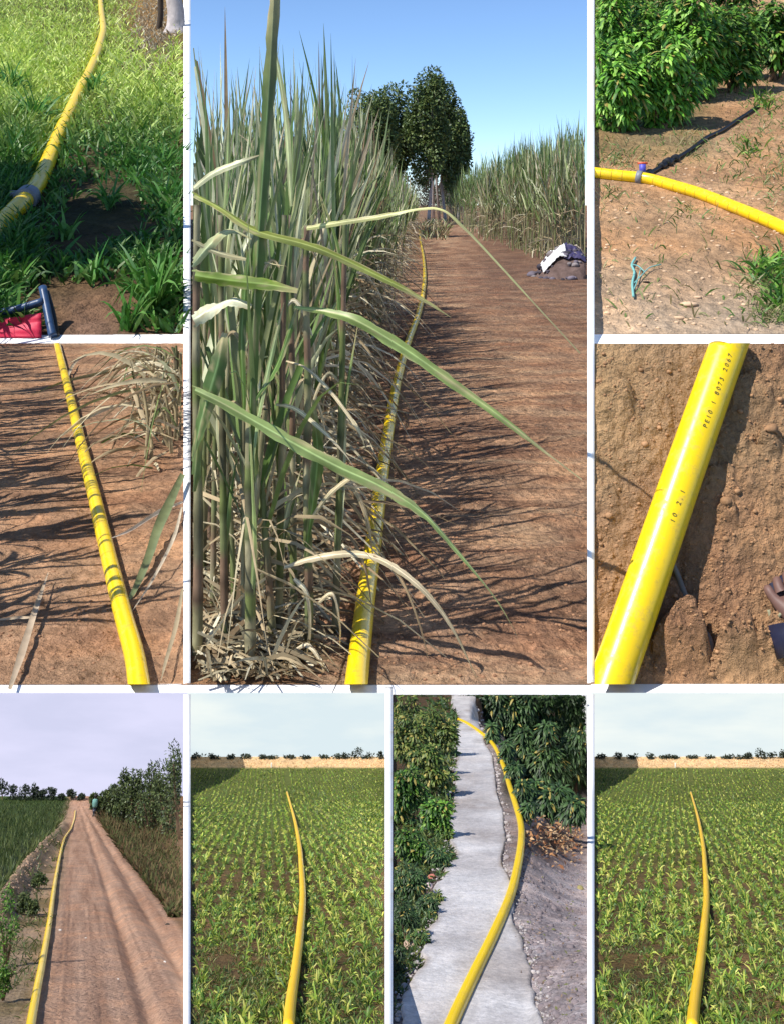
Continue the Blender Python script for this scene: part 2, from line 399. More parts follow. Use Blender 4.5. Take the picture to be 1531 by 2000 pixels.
def c_main(P, x, y):
    X, Y = P[..., 0] / S, P[..., 1] / S
    c = mixc(lin(208, 168, 134), lin(168, 126, 98), fbm(X * 2, Y * 4, 4, 101) * 2 + .45)
    c = mixc(c, lin(218, 184, 148), fbm(X * 1.6, Y * 8, 3, 103) * 3 - .1)
    c = mixc(c, lin(150, 112, 88), np.clip(fbm(X * 2.2 + 3, (Y + .12 * fbm(X * 1.5, Y * 2, 3, 4)) * 10, 3, 105) * 4 - .1, 0, .8))  # darker level bands put the cane's striped shadow into the soil colour
    c = mixc(c, lin(118, 90, 76), np.clip((700 - y) / 260, 0, .7) * np.clip((x - 850) / 120, 0, 1))  # shade along the right-hand cane put into the soil colour
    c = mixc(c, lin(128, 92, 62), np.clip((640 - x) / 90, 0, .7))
    return c
def c_ml(P, x, y):
    X, Y = P[..., 0] / S, P[..., 1] / S
    return mixc(lin(196, 156, 122), lin(162, 122, 94), fbm(X * 2, Y * 4, 4, 111) * 2 + .4)
def c_tl(P, x, y):
    n = fbm(P[..., 0] / 7, P[..., 1] / 7, 4, 121)
    c = mixc(lin(112, 90, 66), lin(72, 70, 44), n * 2 + .5)
    c = mixc(c, lin(96, 104, 48), np.clip((260 - y) / 200, 0, .8))
    c = mixc(c, lin(150, 118, 96), np.exp(-(np.hypot((x - 180) / 75, (y - 640) / 60)) ** 2))
    return mixc(c, lin(168, 130, 80), np.exp(-(np.hypot((x - 300) / 60, (y - 40) / 90)) ** 2))
def c_mr(P, x, y):
    X, Y = P[..., 0] / 7.4, P[..., 2] / 7.4
    c = mixc(lin(206, 166, 124), lin(180, 136, 104), fbm(X * 5, Y * 5, 4, 131) * 2.4 + .4)
    return mixc(c, lin(212, 176, 130), np.clip((1300 - x) / 140, 0, 1) * np.clip((1000 - y) / 200, 0, 1))
def c_tr(P, x, y):
    X, Y = P[..., 0] / S, P[..., 1] / S
    c = mixc(lin(208, 170, 130), lin(186, 142, 102), fbm(X * 1.6, Y * 1.6, 4, 141) * 2.4 + .4)
    c = mixc(c, lin(202, 178, 150), np.clip((y - 480) / 150, 0, 1))
    return mixc(c, lin(118, 112, 72), np.clip((330 - y) / 60, 0, .6) * np.clip((1420 - x) / 60, 0, 1))
def c_bl(P, x, y):
    u = .21; X, Y = P[..., 0] / u, P[..., 1] / u
    w = np.maximum(y - 1548, 20) / 400; xr = (x - (150 + (y - 1560) * .23)) / w
    c = mixc(lin(198, 160, 134), lin(170, 132, 108), fbm(xr * .05, Y * .5, 4, 151) * 2.2 + .45)
    verge = np.clip((-(x - np.interp(y, [1560, 1660, 1760, 1900, 2000], [146, 140, 124, 96, 60]))) / 18, 0, 1)
    c = mixc(c, mixc(lin(178, 152, 126), lin(124, 110, 78), fbm(X * 1.5, Y * 1.5, 4, 153) * 3 + .35), verge)
    vr = np.clip((x - np.interp(y, [1560, 1600, 1680, 1780, 1860, 2000], [165, 185, 240, 320, 372, 470])) / 16, 0, 1)
    c = mixc(c, lin(120, 92, 68), vr)
    return mixc(c, lin(62, 82, 40), np.clip((np.interp(y, [1560, 1640, 1720, 1790], [140, 105, 30, -20]) - x) / 12, 0, 1))
def c_b2(P, x, y):
    c = mixc(lin(132, 104, 70), lin(96, 80, 48), fbm(P[..., 0] / .15, P[..., 1] / .15, 4, 161) * 2.4 + .5)
    c = mixc(c, lin(100, 116, 54), np.clip((1720 - y) / 120, 0, .85))
    return mixc(c, lin(232, 196, 150), np.clip((1501 - y) / 3, 0, 1))
def c_b3(P, x, y):
    X, Y = P[..., 0] / .25, P[..., 1] / .25
    c = mixc(lin(206, 194, 194), lin(164, 148, 146), fbm(X * 2.5, Y * 2.5, 4, 171) * 2.6 + .4)
    c = mixc(c, lin(120, 84, 60), np.exp(-(np.hypot((x - 1085) / 70, (y - 1640) / 50)) ** 2))
    c = mixc(c, lin(96, 76, 56), np.clip((900 - x + (y - 1700) * -.3) / 60, 0, 1))
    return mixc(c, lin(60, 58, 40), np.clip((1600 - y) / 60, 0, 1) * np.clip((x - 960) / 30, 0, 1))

# the wide plain under and beyond the plots
V = np.array([[-6000, 12.8, -.25], [6000, 12.8, -.25], [9000, 12000, -.25], [-9000, 12000, -.25]], float)
tag(mk('ground', V, np.array([[0, 1, 2, 3]]), soil_mat('plain_earth', 30), col=np.tile(lin(150, 118, 90), (4, 1))), 'flat earth reaching to the horizon', kind='structure')
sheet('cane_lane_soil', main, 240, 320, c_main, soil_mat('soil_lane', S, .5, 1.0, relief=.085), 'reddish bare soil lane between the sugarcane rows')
sheet('furrow_soil', ml, 190, 230, c_ml, soil_mat('soil_furrow', S, .42), 'reddish clod soil under the pipe at middle left')
sheet('meadow_soil', tl, 150, 160, c_tl, soil_mat('soil_meadow', 18.6, .4), 'brown soil under the grass at upper left')
sheet('clod_soil', mr, 280, 280, c_mr, soil_mat('soil_clods', 7.4, .3, 2.2), 'coarse orange brown clod soil under the close-up pipe', fade=45)
sheet('clearing_soil', tr, 200, 200, c_tr, soil_mat('soil_clearing', S, .36), 'sandy brown clearing below the leafy bushes')
sheet('dirt_road', bl, 270, 240, c_bl, soil_mat('soil_road', .21, .28), 'rutted pinkish dirt road with pipe along its left verge')
sheet('field_soil', b2, 110, 200, c_b2, soil_mat('soil_field', .22, .35), 'dark soil of the left crop field')
sheet('field_soil', b4, 170, 200, c_b2, bpy.data.materials['soil_field'], 'dark soil of the right crop field')
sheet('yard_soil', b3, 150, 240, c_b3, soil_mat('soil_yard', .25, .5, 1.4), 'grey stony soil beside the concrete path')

# ------------------------------------------------------------------ white garden walls between the plots
def z_plane(Yof, ylo, yhi):
    ys = np.linspace(ylo, yhi, 3000); Ys = Yof(ys); o = np.argsort(Ys); Ys, ys = Ys[o], ys[o]
    zs = H + (HY - ys) / F * Ys
    return lambda Y: np.interp(Y, Ys, zs)
z_tl = z_plane(tlY, -90, 654); z_mr = z_plane(mrY, 660, 1340); z_tr = z_plane(trY, -60, 654)
z_bl = z_plane(blY, 1500, 2080); z_b2 = z_plane(b2Y, 1470, 2080); z_b3 = z_plane(b3Y, 1355, 2080)

def radial_wall(x0, x1, Ys, zt, label, depth=.8):
    Ys = np.asarray(Ys, float); a, b = (x0 - CX) / F * Ys, (x1 - CX) / F * Ys
    V = np.stack([np.stack([a, Ys, zt], -1), np.stack([b, Ys, zt], -1), np.stack([b, Ys, zt - depth], -1), np.stack([a, Ys, zt - depth], -1)], 1)
    n = len(Ys); i = np.arange(n - 1)[:, None] * 4; j = np.arange(4)[None, :]; j2 = (j + 1) % 4
    Fc = np.stack([i + j, i + j2, i + 4 + j2, i + 4 + j], -1).reshape(-1, 4)
    Fc = np.vstack([Fc, [[3, 2, 1, 0]], [[4 * n - 4, 4 * n - 3, 4 * n - 2, 4 * n - 1]]])
    return tag(mk('white_wall', V, Fc, M_white), label, 'wall')

Yb = np.concatenate([np.linspace(1.3, 3, 20), np.linspace(3.1, 12.3, 40)])
ztop_back = lambda Y: H - .478 * Y
def low_top(zl, zr, m):
    z = np.maximum(zl(Yb), zr(Yb)) + m * (Yb / 12) + .004
    f = np.clip((Yb - 9.6) / 2.4, 0, 1)
    return z * (1 - f) + np.maximum(z, ztop_back(Yb)) * f
radial_wall(359, 373, Yb, low_top(z_bl, z_b2, .05), 'white upright strip between the dirt road and the left crop field')
radial_wall(752, 767, Yb, low_top(z_b2, z_b3, .05), 'white upright strip between the left crop field and the concrete path')
radial_wall(1146, 1160, Yb, low_top(z_b2, z_b2, .05), 'white upright strip between the concrete path and the right crop field')
Yl = np.concatenate([np.linspace(12.63, 43.7, 40), np.linspace(44.6, 290, 60)])
radial_wall(359, 373, Yl, np.where(Yl < 43.9, .22, np.where(Yl < 50, z_tl(Yl) + .25, z_tl(Yl) + 1.0)), 'long white upright strip left of the sugarcane lane', 1.0)
Yr = np.concatenate([np.linspace(12.63, 14.9, 20), np.linspace(15.4, 72, 50)])
radial_wall(1146, 1160, Yr, np.where(Yr < 15, z_mr(Yr) + .1, z_tr(Yr) + .25), 'long white upright strip right of the sugarcane lane', 2.0)

def prism(name, prof, xa, xb, label):
    """cross-section prof [(Y, z)] swept across, ends cut along sight-wise wall planes"""
    p = np.asarray(prof, float); n = len(p)
    V = np.concatenate([np.stack([(xa - CX) / F * p[:, 0], p[:, 0], p[:, 1]], -1), np.stack([(xb - CX) / F * p[:, 0], p[:, 0], p[:, 1]], -1)])
    me = bpy.data.meshes.new(name)
    fs = [[i, (i + 1) % n, n + (i + 1) % n, n + i] for i in range(n)] + [list(range(n))[::-1], list(range(n, 2 * n))]
    me.from_pydata(V.tolist(), [], fs); me.materials.append(M_white)
    return tag(link(bpy.data.objects.new(name, me)), label, 'wall')
zr = lambda y, Y: H + (HY - y) / F * Y
prism('retaining_wall', [(12.38, zr(1356, 12.38)), (12.62, zr(1336, 12.62)), (12.66, -.4), (12.66, -2.0), (12.40, -2.0)], -320, 1800, 'long white level strip below the sugarcane lane')
prism('white_kerb', [(43.6, zr(671, 43.6)), (44.5, zr(653, 44.5)), (44.7, -.4), (43.6, -.4)], -280, 360, 'short white level strip under the meadow at upper left')
prism('white_kerb', [(14.92, zr(671, 14.92)), (15.42, zr(653, 15.42)), (15.5, 2), (14.92, 2)], 1159, 1780, 'short white level strip under the bushy clearing at upper right')

# ------------------------------------------------------------------ skies behind the three low fields
def sky_board(x0, x1, ybot, rgb, rgb2, label):
    m, t, b = newmat('sky_air'); N = t.nodes; Lk = t.links
    em = N.new('ShaderNodeEmission'); tc = N.new('ShaderNodeTexCoord'); nz = N.new('ShaderNodeTexNoise')
    mp = N.new('ShaderNodeMapping'); mp.inputs['Scale'].default_value = (.7, 1, 2.6)
    nz.inputs['Scale'].default_value = 1.1; nz.inputs['Detail'].default_value = 4
    cr = N.new('ShaderNodeMix'); cr.data_type = 'RGBA'; cr.inputs[6].default_value = (*rgb, 1); cr.inputs[7].default_value = (*rgb2, 1)
    mr_ = N.new('ShaderNodeMapRange'); mr_.inputs[1].default_value = .35; mr_.inputs[2].default_value = .65
    Lk.new(tc.outputs['Object'], mp.inputs[0]); Lk.new(mp.outputs[0], nz.inputs[0]); Lk.new(nz.outputs[0], mr_.inputs[0]); Lk.new(mr_.outputs[0], cr.inputs[0])
    Lk.new(cr.outputs[2], em.inputs[0]); Lk.new(em.outputs[0], N['Material Output'].inputs[0])
    a, c = ray(x0, ybot, 12.36), ray(x1, 1354, 12.36)
    V, Fc, _ = box(((a[0] + c[0]) / 2, 12.365, (a[2] + c[2]) / 2), c[0] - a[0], .01, c[2] - a[2])
    tag(mk('sky', V, Fc, m), label, kind='structure')
sky_board(-320, 366, 1600, lin(206, 206, 232), lin(194, 196, 222), 'pale lilac overcast sky over the dirt road')
sky_board(366, 760, 1520, lin(222, 229, 226), lin(203, 217, 222), 'pale hazy sky over the left crop field')
sky_board(1153, 1800, 1520, lin(222, 229, 226), lin(203, 217, 222), 'pale hazy sky over the right crop field')

# ------------------------------------------------------------------ pipes
def mitre(V, i, n, d, cut):
    """slide one ring of a tube along d until it lies in the wall plane"""
    ax, val = cut; q = V[i * n:(i + 1) * n]
    k = (HY - val) / F if ax == 'y' else (val - CX) / F
    f = (q[:, 2] - H if ax == 'y' else q[:, 0]) - k * q[:, 1]; g = (d[2] if ax == 'y' else d[0]) - k * d[1]
    V[i * n:(i + 1) * n] = q - (f / g)[:, None] * d

def pipe(pl, pts, r, label, sink=.8, n=16, straight=False, cut0=None, cut1=None):
    p = np.asarray(pts, float)
    P = pl.at(p[:, 0], p[:, 1])
    c = catmull(P, 10)
    t = empty('irrigation_pipe'); tag(t, label, 'pipe')
    up = np.array([0, 0, 1.0]) if not straight else nrm(np.array([0, -.87, .5]))
    c = c + up * r * sink
    x_, y_ = px_of(c); keep = np.ones(len(c), bool)
    for ct, sgn in ((cut0, 1), (cut1, -1)):
        if ct: w_ = y_ if ct[0] == 'y' else -x_; lim = ct[1] if ct[0] == 'y' else -ct[1]; keep &= (w_ < lim - 6) if sgn > 0 else (w_ > lim + 6)
    c = c[keep]
    V, Fc, _ = tube(c, r, n, caps=False)
    if cut0: mitre(V, 0, n, nrm(c[1] - c[0]), cut0)
    if cut1: mitre(V, len(c) - 1, n, nrm(c[-1] - c[-2]), cut1)
    ends = np.array([V[:n].mean(0), V[-n:].mean(0)]); m_ = len(c); caps_ = []; k_ = np.arange(0, n, 2); b_ = (m_ - 1) * n
    V = np.vstack([V, ends])
    if not cut0: Fc = np.vstack([Fc, np.stack([np.full_like(k_, m_ * n), (k_ + 2) % n, (k_ + 1) % n, k_], -1)])
    if not cut1: Fc = np.vstack([Fc, np.stack([np.full_like(k_, m_ * n + 1), b_ + k_, b_ + (k_ + 1) % n, b_ + (k_ + 2) % n], -1)])
    body = mk('pipe_body', V, Fc, M_pipe, t, smooth=True)
    return t, body, c

def collar(parent, c, i, r, length, mat, name, n=16):
    a, b = c[i], c[min(i + 1, len(c) - 1)]; d = nrm(b - a)
    q = np.array([a - d * length / 2, a - d * length * .48, a + d * length * .48, a + d * length / 2])
    V, Fc, _ = tube(q, [r * .96, r, r, r * .96], n)
    return mk(name, V, Fc, mat, parent, smooth=False)

tm, _, cm = pipe(main, PIPE_MAIN, .142, 'yellow pipe running along the sugarcane lane into the distance', .8, cut0=('y', 1336.5))
tml, _, cml = pipe(ml, PIPE_ML, .130, 'yellow pipe on reddish soil beside a cane stump, middle left', .8, cut0=('y', 1336.5), cut1=('y', 670))
ttl, _, ctl = pipe(tl, PIPE_TL, .56, 'yellow pipe with a grey coupling lying in green grass', .8)
ttr, _, ctr = pipe(tr, PIPE_TR, .135, 'yellow pipe crossing the sandy clearing with a black branch hose', .8, cut0=('x', 1160))
tmr, bmr, cmr = pipe(mr, PIPE_MR, .262, 'thick yellow pipe in close-up with black printed lettering', .75, 32, True, cut0=('y', 1336.5), cut1=('y', 670))
import bmesh
bm_ = bmesh.new(); bm_.from_mesh(bmr.data)
bmesh.ops.bisect_plane(bm_, geom=bm_.verts[:] + bm_.edges[:] + bm_.faces[:], plane_co=(0, 0, H), plane_no=(1, -(1160.5 - CX) / F, 0), clear_inner=True)
bm_.to_mesh(bmr.data); bm_.free()
tbl, _, cbl = pipe(bl, PIPE_BL, .0068, 'yellow pipe along the left verge of the dirt road', .9)
o2 = [(x + 373, y) for x, y in PIPE_B2]; o4 = [(x + 1160, y) for x, y in PIPE_B2]
tb2, _, cb2 = pipe(b2, o2, .0086, 'orange yellow pipe through the left crop field', 1.6)
tb4, _, cb4 = pipe(b4, o4, .0086, 'orange yellow pipe through the right crop field', 1.6)
tb3, _, cb3 = pipe(b3, PIPE_B3, .0114, 'yellow pipe curving along the rough concrete path', 1.0)
M_pipe_o = plain('orange_pipe', tuple(lin(246, 196, 20)), .4, .5, noise=.1, nscale=8)
for t in (tb2, tb4): t.children[0].data.materials[0] = M_pipe_o
# coupling on the grass pipe
k = int(np.argmin(np.abs(px_of(ctl)[1] - 388)))
collar(ttl, ctl, k, .74, 1.25, M_grey, 'coupling')
d = nrm(ctl[k + 1] - ctl[k]); V, Fc, _ = box(ctl[k] + np.array([-.75, 0, .25]), .5, .5, .45); mk('clamp_bolt', V, Fc, M_grey, ttl)
# valve and branch hose on the clearing pipe
k = int(np.argmin(np.abs(px_of(ctr)[0] - 1248)))
collar(ttr, ctr, k, .165, .13, M_grey, 'saddle_clamp')
for xx in np.arange(1175, 1530, 21):
    kk = int(np.argmin(np.abs(px_of(ctr)[0] - xx)))
    if abs(xx - 1248) > 14: collar(ttr, ctr, kk, .1375, .02, plain('pipe_seam', tuple(lin(214, 168, 20)), .5) if 'pipe_seam' not in bpy.data.materials else bpy.data.materials['pipe_seam'], 'seam_ring')
hose = empty('branch_hose'); tag(hose, 'black branch hose with valve leading off the clearing pipe', 'hose')
hp = tr.at(np.array([1258., 1290, 1306, 1330, 1352, 1380, 1410, 1440, 1458, 1480]), np.array([350., 330, 322, 305, 293, 275, 256, 236, 225, 212]), .07)
V, Fc, _ = tube(catmull(hp, 6), .05, 8); mk('hose_body', V, Fc, M_black, hose, smooth=True)
hc = catmull(hp, 6)
for i, r_, l_ in ((1, .11, .34), (7, .09, .22), (11, .12, .2), (15, .11, .12)): collar(hose, hc, i, r_, l_, M_black, 'connector')
V, Fc, _ = box(tr.at(1254., 346., .33), .22, .10, .05); mk('valve_lever', V, Fc, plain('red_lever', tuple(lin(226, 96, 60)), .5), hose)
V, Fc, _ = tube(np.array([tr.at(1254., 348., .10), tr.at(1254., 348., .33)]), .075, 10); mk('valve_stem', V, Fc, plain('blue_valve', tuple(lin(86, 84, 190)), .5), hose)

# printed characters along the close-up pipe
M_ink = plain('ink', (.10, .095, .03), .6)
def print_run(y0, y1, s):
    up = nrm(np.array([0, -.87, .5])); yy = px_of(cmr)[1]
    o = np.argsort(yy); n = len(s)
    for i, ch in enumerate(s):
        if ch == ' ': continue
        y = y0 + (y1 - y0) * i / n
        c = np.array([np.interp(y, yy[o], cmr[o][:, a]) for a in range(3)])
        c2 = np.array([np.interp(y - 10, yy[o], cmr[o][:, a]) for a in range(3)])
        d = nrm(c2 - c); sd = nrm(np.cross(d, up)); nn = np.cross(sd, d)
        ang = .22; rad = .2645
        q = c + (nn * math.cos(ang) + sd * math.sin(ang)) * rad
        me = bpy.data.curves.new('printed_character', 'FONT'); me.body = ch; me.size = .092; me.extrude = .001
        tmp = bpy.data.objects.new('tmp', me); me.materials.append(M_ink); COL.objects.link(tmp)
        ms_ = bpy.data.meshes.new_from_object(tmp.evaluated_get(bpy.context.evaluated_depsgraph_get())); bpy.data.objects.remove(tmp)
        ob = link(bpy.data.objects.new('printed_character', ms_), tmr)
        from mathutils import Matrix
        nz_ = nn * math.cos(ang) + sd * math.sin(ang); sx = nrm(np.cross(d, nz_)); R = Matrix([list(d), list(-sx), list(nz_)]).transposed()
        ob.matrix_world = Matrix.Translation(Vector(q)) @ R.to_4x4()
print_run(1027, 960, '10 2.1')
print_run(845, 700, 'PE10 1 8073 2067')

# ------------------------------------------------------------------ sugarcane
GREEN = np.array([lin(142, 160, 98), lin(178, 186, 132), lin(116, 140, 78), lin(206, 208, 166), lin(94, 120, 58)])
TAN = np.array([lin(206, 192, 156), lin(184, 164, 128), lin(222, 212, 182), lin(158, 134, 102), lin(196, 176, 140)])

def clip_wall(tri, xmin=377, xmax=1142, ymin=-9e9, ymax=1334):
    """drop the faces that would stick through the white walls beside the plot"""
    V, Fc, C = tri
    x, y = px_of(V); bad = (x < xmin) | (x > xmax) | (y < ymin) | (y > ymax)
    return V, Fc[~bad[Fc].any(1)], C

def stalk_cols(V, seg, rg):
    n = len(V) // seg + 1
    c = np.array([lin(120, 128, 84), lin(146, 140, 104), lin(104, 100, 76), lin(164, 156, 122), lin(112, 122, 70), lin(128, 104, 84)])[rg.integers(0, 6, n)]
    return np.repeat(c, seg, axis=0)[:len(V)] * rg.uniform(.8, 1.1, (len(V), 1))

def cane_geometry(b, h, rg, nst=3, nl=11, wid=1.0, dry=.35, lean=None, spread=.10, unit=S, seg=5, fold=.35):
    st, leaves = [], []
    for k in range(nst):
        a = rg.uniform(0, 6.28); off = np.array([math.cos(a), math.sin(a), 0]) * rg.uniform(0, spread) * unit
        ln = np.array([rg.normal(0, .05), rg.normal(0, .05), 1.0]) if lean is None else np.array(lean) + [rg.normal(0, .03), rg.normal(0, .03), 1]
        hh = h * rg.uniform(.82, 1.08); p0 = b + off
        q = np.array([p0 + ln * hh * t + np.array([ln[0], ln[1], 0]) * hh * .3 * t * t for t in np.linspace(-.01, 1, 9)])
        r0 = .014 * unit * rg.uniform(.8, 1.2)
        tb_ = tube(q, np.linspace(r0, r0 * .55, 9), 6, caps=False); st.append((tb_[0], tb_[1], stalk_cols(tb_[0], 6, rg)))
        n = nl; u = np.concatenate([rg.uniform(.45, 1.0, int(n * (1 - dry))), rg.uniform(.06, .6, n - int(n * (1 - dry)))])
        isd = np.arange(n) >= int(n * (1 - dry))
        bp = np.array([np.array([np.interp(x, np.linspace(0, 1, 9), q[:, c]) for c in range(3)]) for x in u])
        az = rg.uniform(0, 6.28, n)
        el = np.where(isd, rg.uniform(-.2, 1.1, n), .85 + .7 * u * rg.uniform(.75, 1.05, n))
        el = np.where((np.cos(az) > .2) & ~isd, np.maximum(el, 1.25), el)
        d = np.stack([np.cos(az) * np.cos(el), np.sin(az) * np.cos(el), np.sin(el)], -1)
        L = np.where(isd, rg.uniform(.45, .95, n), rg.uniform(.8, 1.35, n)) * unit
        W = np.where(isd, rg.uniform(.010, .022, n), rg.uniform(.018, .036, n)) * unit * wid
        dr = np.where(isd, rg.uniform(.4, 1.1, n), rg.uniform(.02, .45, n) * (1.35 - u) * 1.6)
        pale = (rg.uniform(0, 1, n) < .16) | isd
        c = np.where(pale[:, None], TAN[rg.integers(0, 5, n)], GREEN[rg.integers(0, 5, n)]) * rg.uniform(.6, 1.15, (n, 1))
        for i in range(n):
            leaves.append((blades(bp[i:i + 1], d[i:i + 1], L[i:i + 1], W[i:i + 1], dr[i:i + 1], rg, seg, c[i:i + 1], fold), isd[i]))
    return st, leaves

def cane_plant(b, h, rg, label, group, split=False, clip=True, name='sugarcane_plant', **kw):
    st, lv = cane_geometry(b, h, rg, **kw)
    t = empty(name); tag(t, label, 'sugarcane', group)
    f = clip_wall if clip else (lambda q: q)
    V, Fc, C = f(cat(st))
    if len(Fc): mk('stalk', V, Fc, M_stalk, t, col=C, smooth=True)
    if split:
        for g, isd in lv:
            V, Fc, C = f(g)
            if len(Fc) > 2: mk('dry_leaf' if isd else 'leaf', V, Fc, M_dry if isd else M_cane, t, col=C)
    else:
        for flag, nm, mt in ((False, 'leaf', M_cane), (True, 'dry_leaf', M_dry)):
            gs = [f(g) for g, isd in lv if isd == flag]; gs = [g for g in gs if len(g[1])]
            if gs:
                V, Fc, C = cat(gs); mk(nm, V, Fc, mt, t, col=C)['kind'] = 'stuff'
    return t

EDGE_Y = [425, 440, 480, 550, 650, 800, 1000, 1200, 1336]
EDGE_X = [829, 818, 798, 772, 732, 672, 606, 566, 535]
def edgeX(Y):
    yb = HY + H * F / Y
    return (np.interp(yb, EDGE_Y, EDGE_X) - CX) / F * Y

rg = np.random.default_rng(5)
Y = 13.4; nplant = 0; far_st, far_lv = [], []
while Y < 260:
    step = .95 if Y < 22 else (1.25 if Y < 60 else 3.0)
    for r in range(5 if Y < 60 else 3):
        X = edgeX(Y) - .35 * (Y / 20) ** .3 - r * 1.25 * (1 if Y < 60 else 1.8) + rg.normal(0, .25)
        yy = Y + rg.uniform(-.4, .4) * step
        x = CX + F * X / yy
        if x < 392 or yy < 12.9: continue
        near = yy < 17.5
        hh = S * (np.interp(yy, [13, 20, 30, 42, 55, 90], [1.9, 2.25, 2.55, 2.75, 2.5, 2.45]) - 1.0) * rg.uniform(.85, 1.2)
        if yy > 46:
            a_, l_ = cane_geometry(np.array([X, yy, 0.]), hh, rg, 4, 12 if yy < 90 else 9, .9 if yy < 90 else 1.5, .4, seg=3, fold=0)
            far_st += a_; far_lv += [g for g, _ in l_]; continue
        cane_plant(np.array([X, yy, 0.]), hh, rg,
                   'tall sugarcane plant in the front of the dense row left of the pipe' if near else 'tall sugarcane plant further down the dense row left of the pipe',
                   'sugarcane plants in the left row', split=near and r < 3,
                   nst=3 if yy < 60 else 4, nl=14 if yy < 30 else (11 if yy < 60 else 9), wid=.85 if yy < 22 else (1.05 if yy < 60 else 1.6), dry=.52 if yy < 30 else .42, seg=5 if yy < 60 else 3, fold=.35 if yy < 40 else 0)
        nplant += 1
    Y += step
g = clip_wall(cat(far_st)); cf = tag(mk('cane_field', g[0], g[1], M_stalk, col=g[2], smooth=True), 'dense far sugarcane running to the end of the lane, left side', 'sugarcane', kind='stuff')
g = clip_wall(cat(far_lv)); mk('foliage', g[0], g[1], M_cane, cf, col=g[2])

# big leaves in front
def leaf_px(pts, wmax, col, parent, name='leaf', mat=None, prof=None, tilt=.25, fold=.3):
    """pts: (photo x, photo y, distance)"""
    p = np.asarray(pts, float); P = catmull(ray(p[:, 0], p[:, 1], p[:, 2]), 8)
    m = len(P); t = np.linspace(0, 1, m)
    T = nrm(np.gradient(P, axis=0)); view = nrm(P - np.array([0, 0, H]))
    sd = nrm(np.cross(T, view)); nn = np.cross(sd, T)
    tw = (tilt + .45 * np.sin(t * 4.2 + p[0, 1]) + .5 * t)[:, None]
    sd = nrm(sd * np.cos(tw) + nn * np.sin(tw)); nn = np.cross(sd, T)
    pf = np.interp(t, [0, .12, .45, .75, .93, 1], [.55, .9, 1, .7, .25, .05]) if prof is None else np.interp(t, np.linspace(0, 1, len(prof)), prof)
    ww = (wmax * P[:, 1].mean() / F * pf / 2)[:, None]
    av = np.array([-1, -.62, -.18, -.06, .06, .18, .62, 1.0]); K = len(av); sdn = int(abs(p[:, :2].sum()) * 7) % 997
    rip = np.sin(t * (m * .5) + sdn) * .5 + np.sin(t * m * .23 + sdn * 1.7)
    off = -fold * (1 - np.abs(av))[None, :] + .17 * rip[:, None] * (av ** 2)[None, :] * np.sign(av)[None, :]
    torn = 1 + (np.abs(av) > .9)[None, :] * (.55 * fbm(t[:, None] * 40 + sdn, av[None, :] * 3 + 0 * t[:, None], 3, sdn + 5) - .08)
    V = P[:, None, :] + sd[:, None, :] * (ww * av[None, :] * torn)[..., None] + nn[:, None, :] * (ww * off)[..., None]
    i = np.arange(m - 1)[:, None] * K + np.arange(K - 1)[None, :]
    Fc = np.stack([i, i + 1, i + K + 1, i + K], -1).reshape(-1, 4)
    tt, aa = np.meshgrid(t, av, indexing='ij')
    st_ = 1 + .9 * fbm(aa * 9 + sdn, tt * 3, 3, sdn) + .5 * fbm(tt * 14 + sdn, aa * 1.5, 3, sdn + 3)
    ribc = np.interp(np.abs(av), [0, .07, .2, .7, 1], [1.75, 1.5, .92, .88, 1.08])[None, :]
    C = np.asarray(col)[None, None, :] * (st_ * ribc)[..., None] + (np.abs(av) < .1)[None, :, None] * .05
    dryf = np.clip((tt - .72) / .28, 0, 1) * .75 + np.clip(fbm(tt * 9 + sdn, aa * 3, 4, sdn + 9) * 5 - .45, 0, .8) + .5 * (np.abs(aa) > .9) * np.clip(fbm(tt * 20 + sdn, aa, 3, sdn + 2) * 5, 0, 1)
    C = mixc(C, lin(196, 178, 132), dryf).reshape(-1, 3)
    V, Fc, C = clip_wall((V.reshape(-1, 3), Fc, C), 374.5, 1144)
    return mk(name, V, Fc, mat or M_cane, parent, col=C, smooth=True)

G1, G2, PALE, OL = lin(104, 130, 52), lin(130, 150, 80), lin(206, 206, 160), lin(138, 148, 64)
def stalk_px(pts, r, parent, mat=None):
    p = np.asarray(pts, float); c = catmull(ray(p[:, 0], p[:, 1], p[:, 2]), 12)
    rr = np.linspace(r, r * .6, len(c)); rr = rr * (1 + .12 * (np.arange(len(c)) % 6 == 0))
    V, Fc, _ = tube(c, rr, 10); rgs = np.random.default_rng(int(p[0, 0])); C = stalk_cols(V, 30, rgs); C = C * (1 - .45 * (np.arange(len(V)) // 10 % 6 == 0))[:, None]
    return mk('stalk', V, Fc, mat or M_stalk, parent, col=C, smooth=True)

p1 = empty('sugarcane_plant'); tag(p1, 'young cane shoot with the tallest upright green leaf, nearest left', 'sugarcane')
stalk_px([(489, 1345, 13.0), (490, 1150, 13.0), (488, 950, 13.0), (490, 760, 13.0), (496, 600, 13.0)], .075, p1)
leaf_px([(490, 900, 12.98), (497, 700, 12.97), (506, 500, 12.95), (518, 300, 12.94), (530, 120, 12.93), (541, -60, 12.92)], 27, lin(92, 116, 54), p1, prof=[.6, .9, 1, 1, .95, .8], tilt=.1, fold=.8)
leaf_px([(478, 800, 13.0), (474, 650, 13.0), (486, 520, 13.02), (503, 440, 13.02)], 18, lin(90, 118, 50), p1)
leaf_px([(489, 1000, 12.96), (500, 850, 12.95), (530, 700, 12.95), (556, 590, 12.95)], 13, lin(150, 168, 112), p1)
leaf_px([(500, 780, 12.96), (540, 720, 12.95), (566, 650, 12.95), (580, 600, 12.95)], 16, lin(92, 120, 50), p1)
leaf_px([(492, 1180, 12.95), (497, 1060, 12.94), (493, 930, 12.94), (484, 760, 12.94)], 16, lin(140, 158, 96), p1)

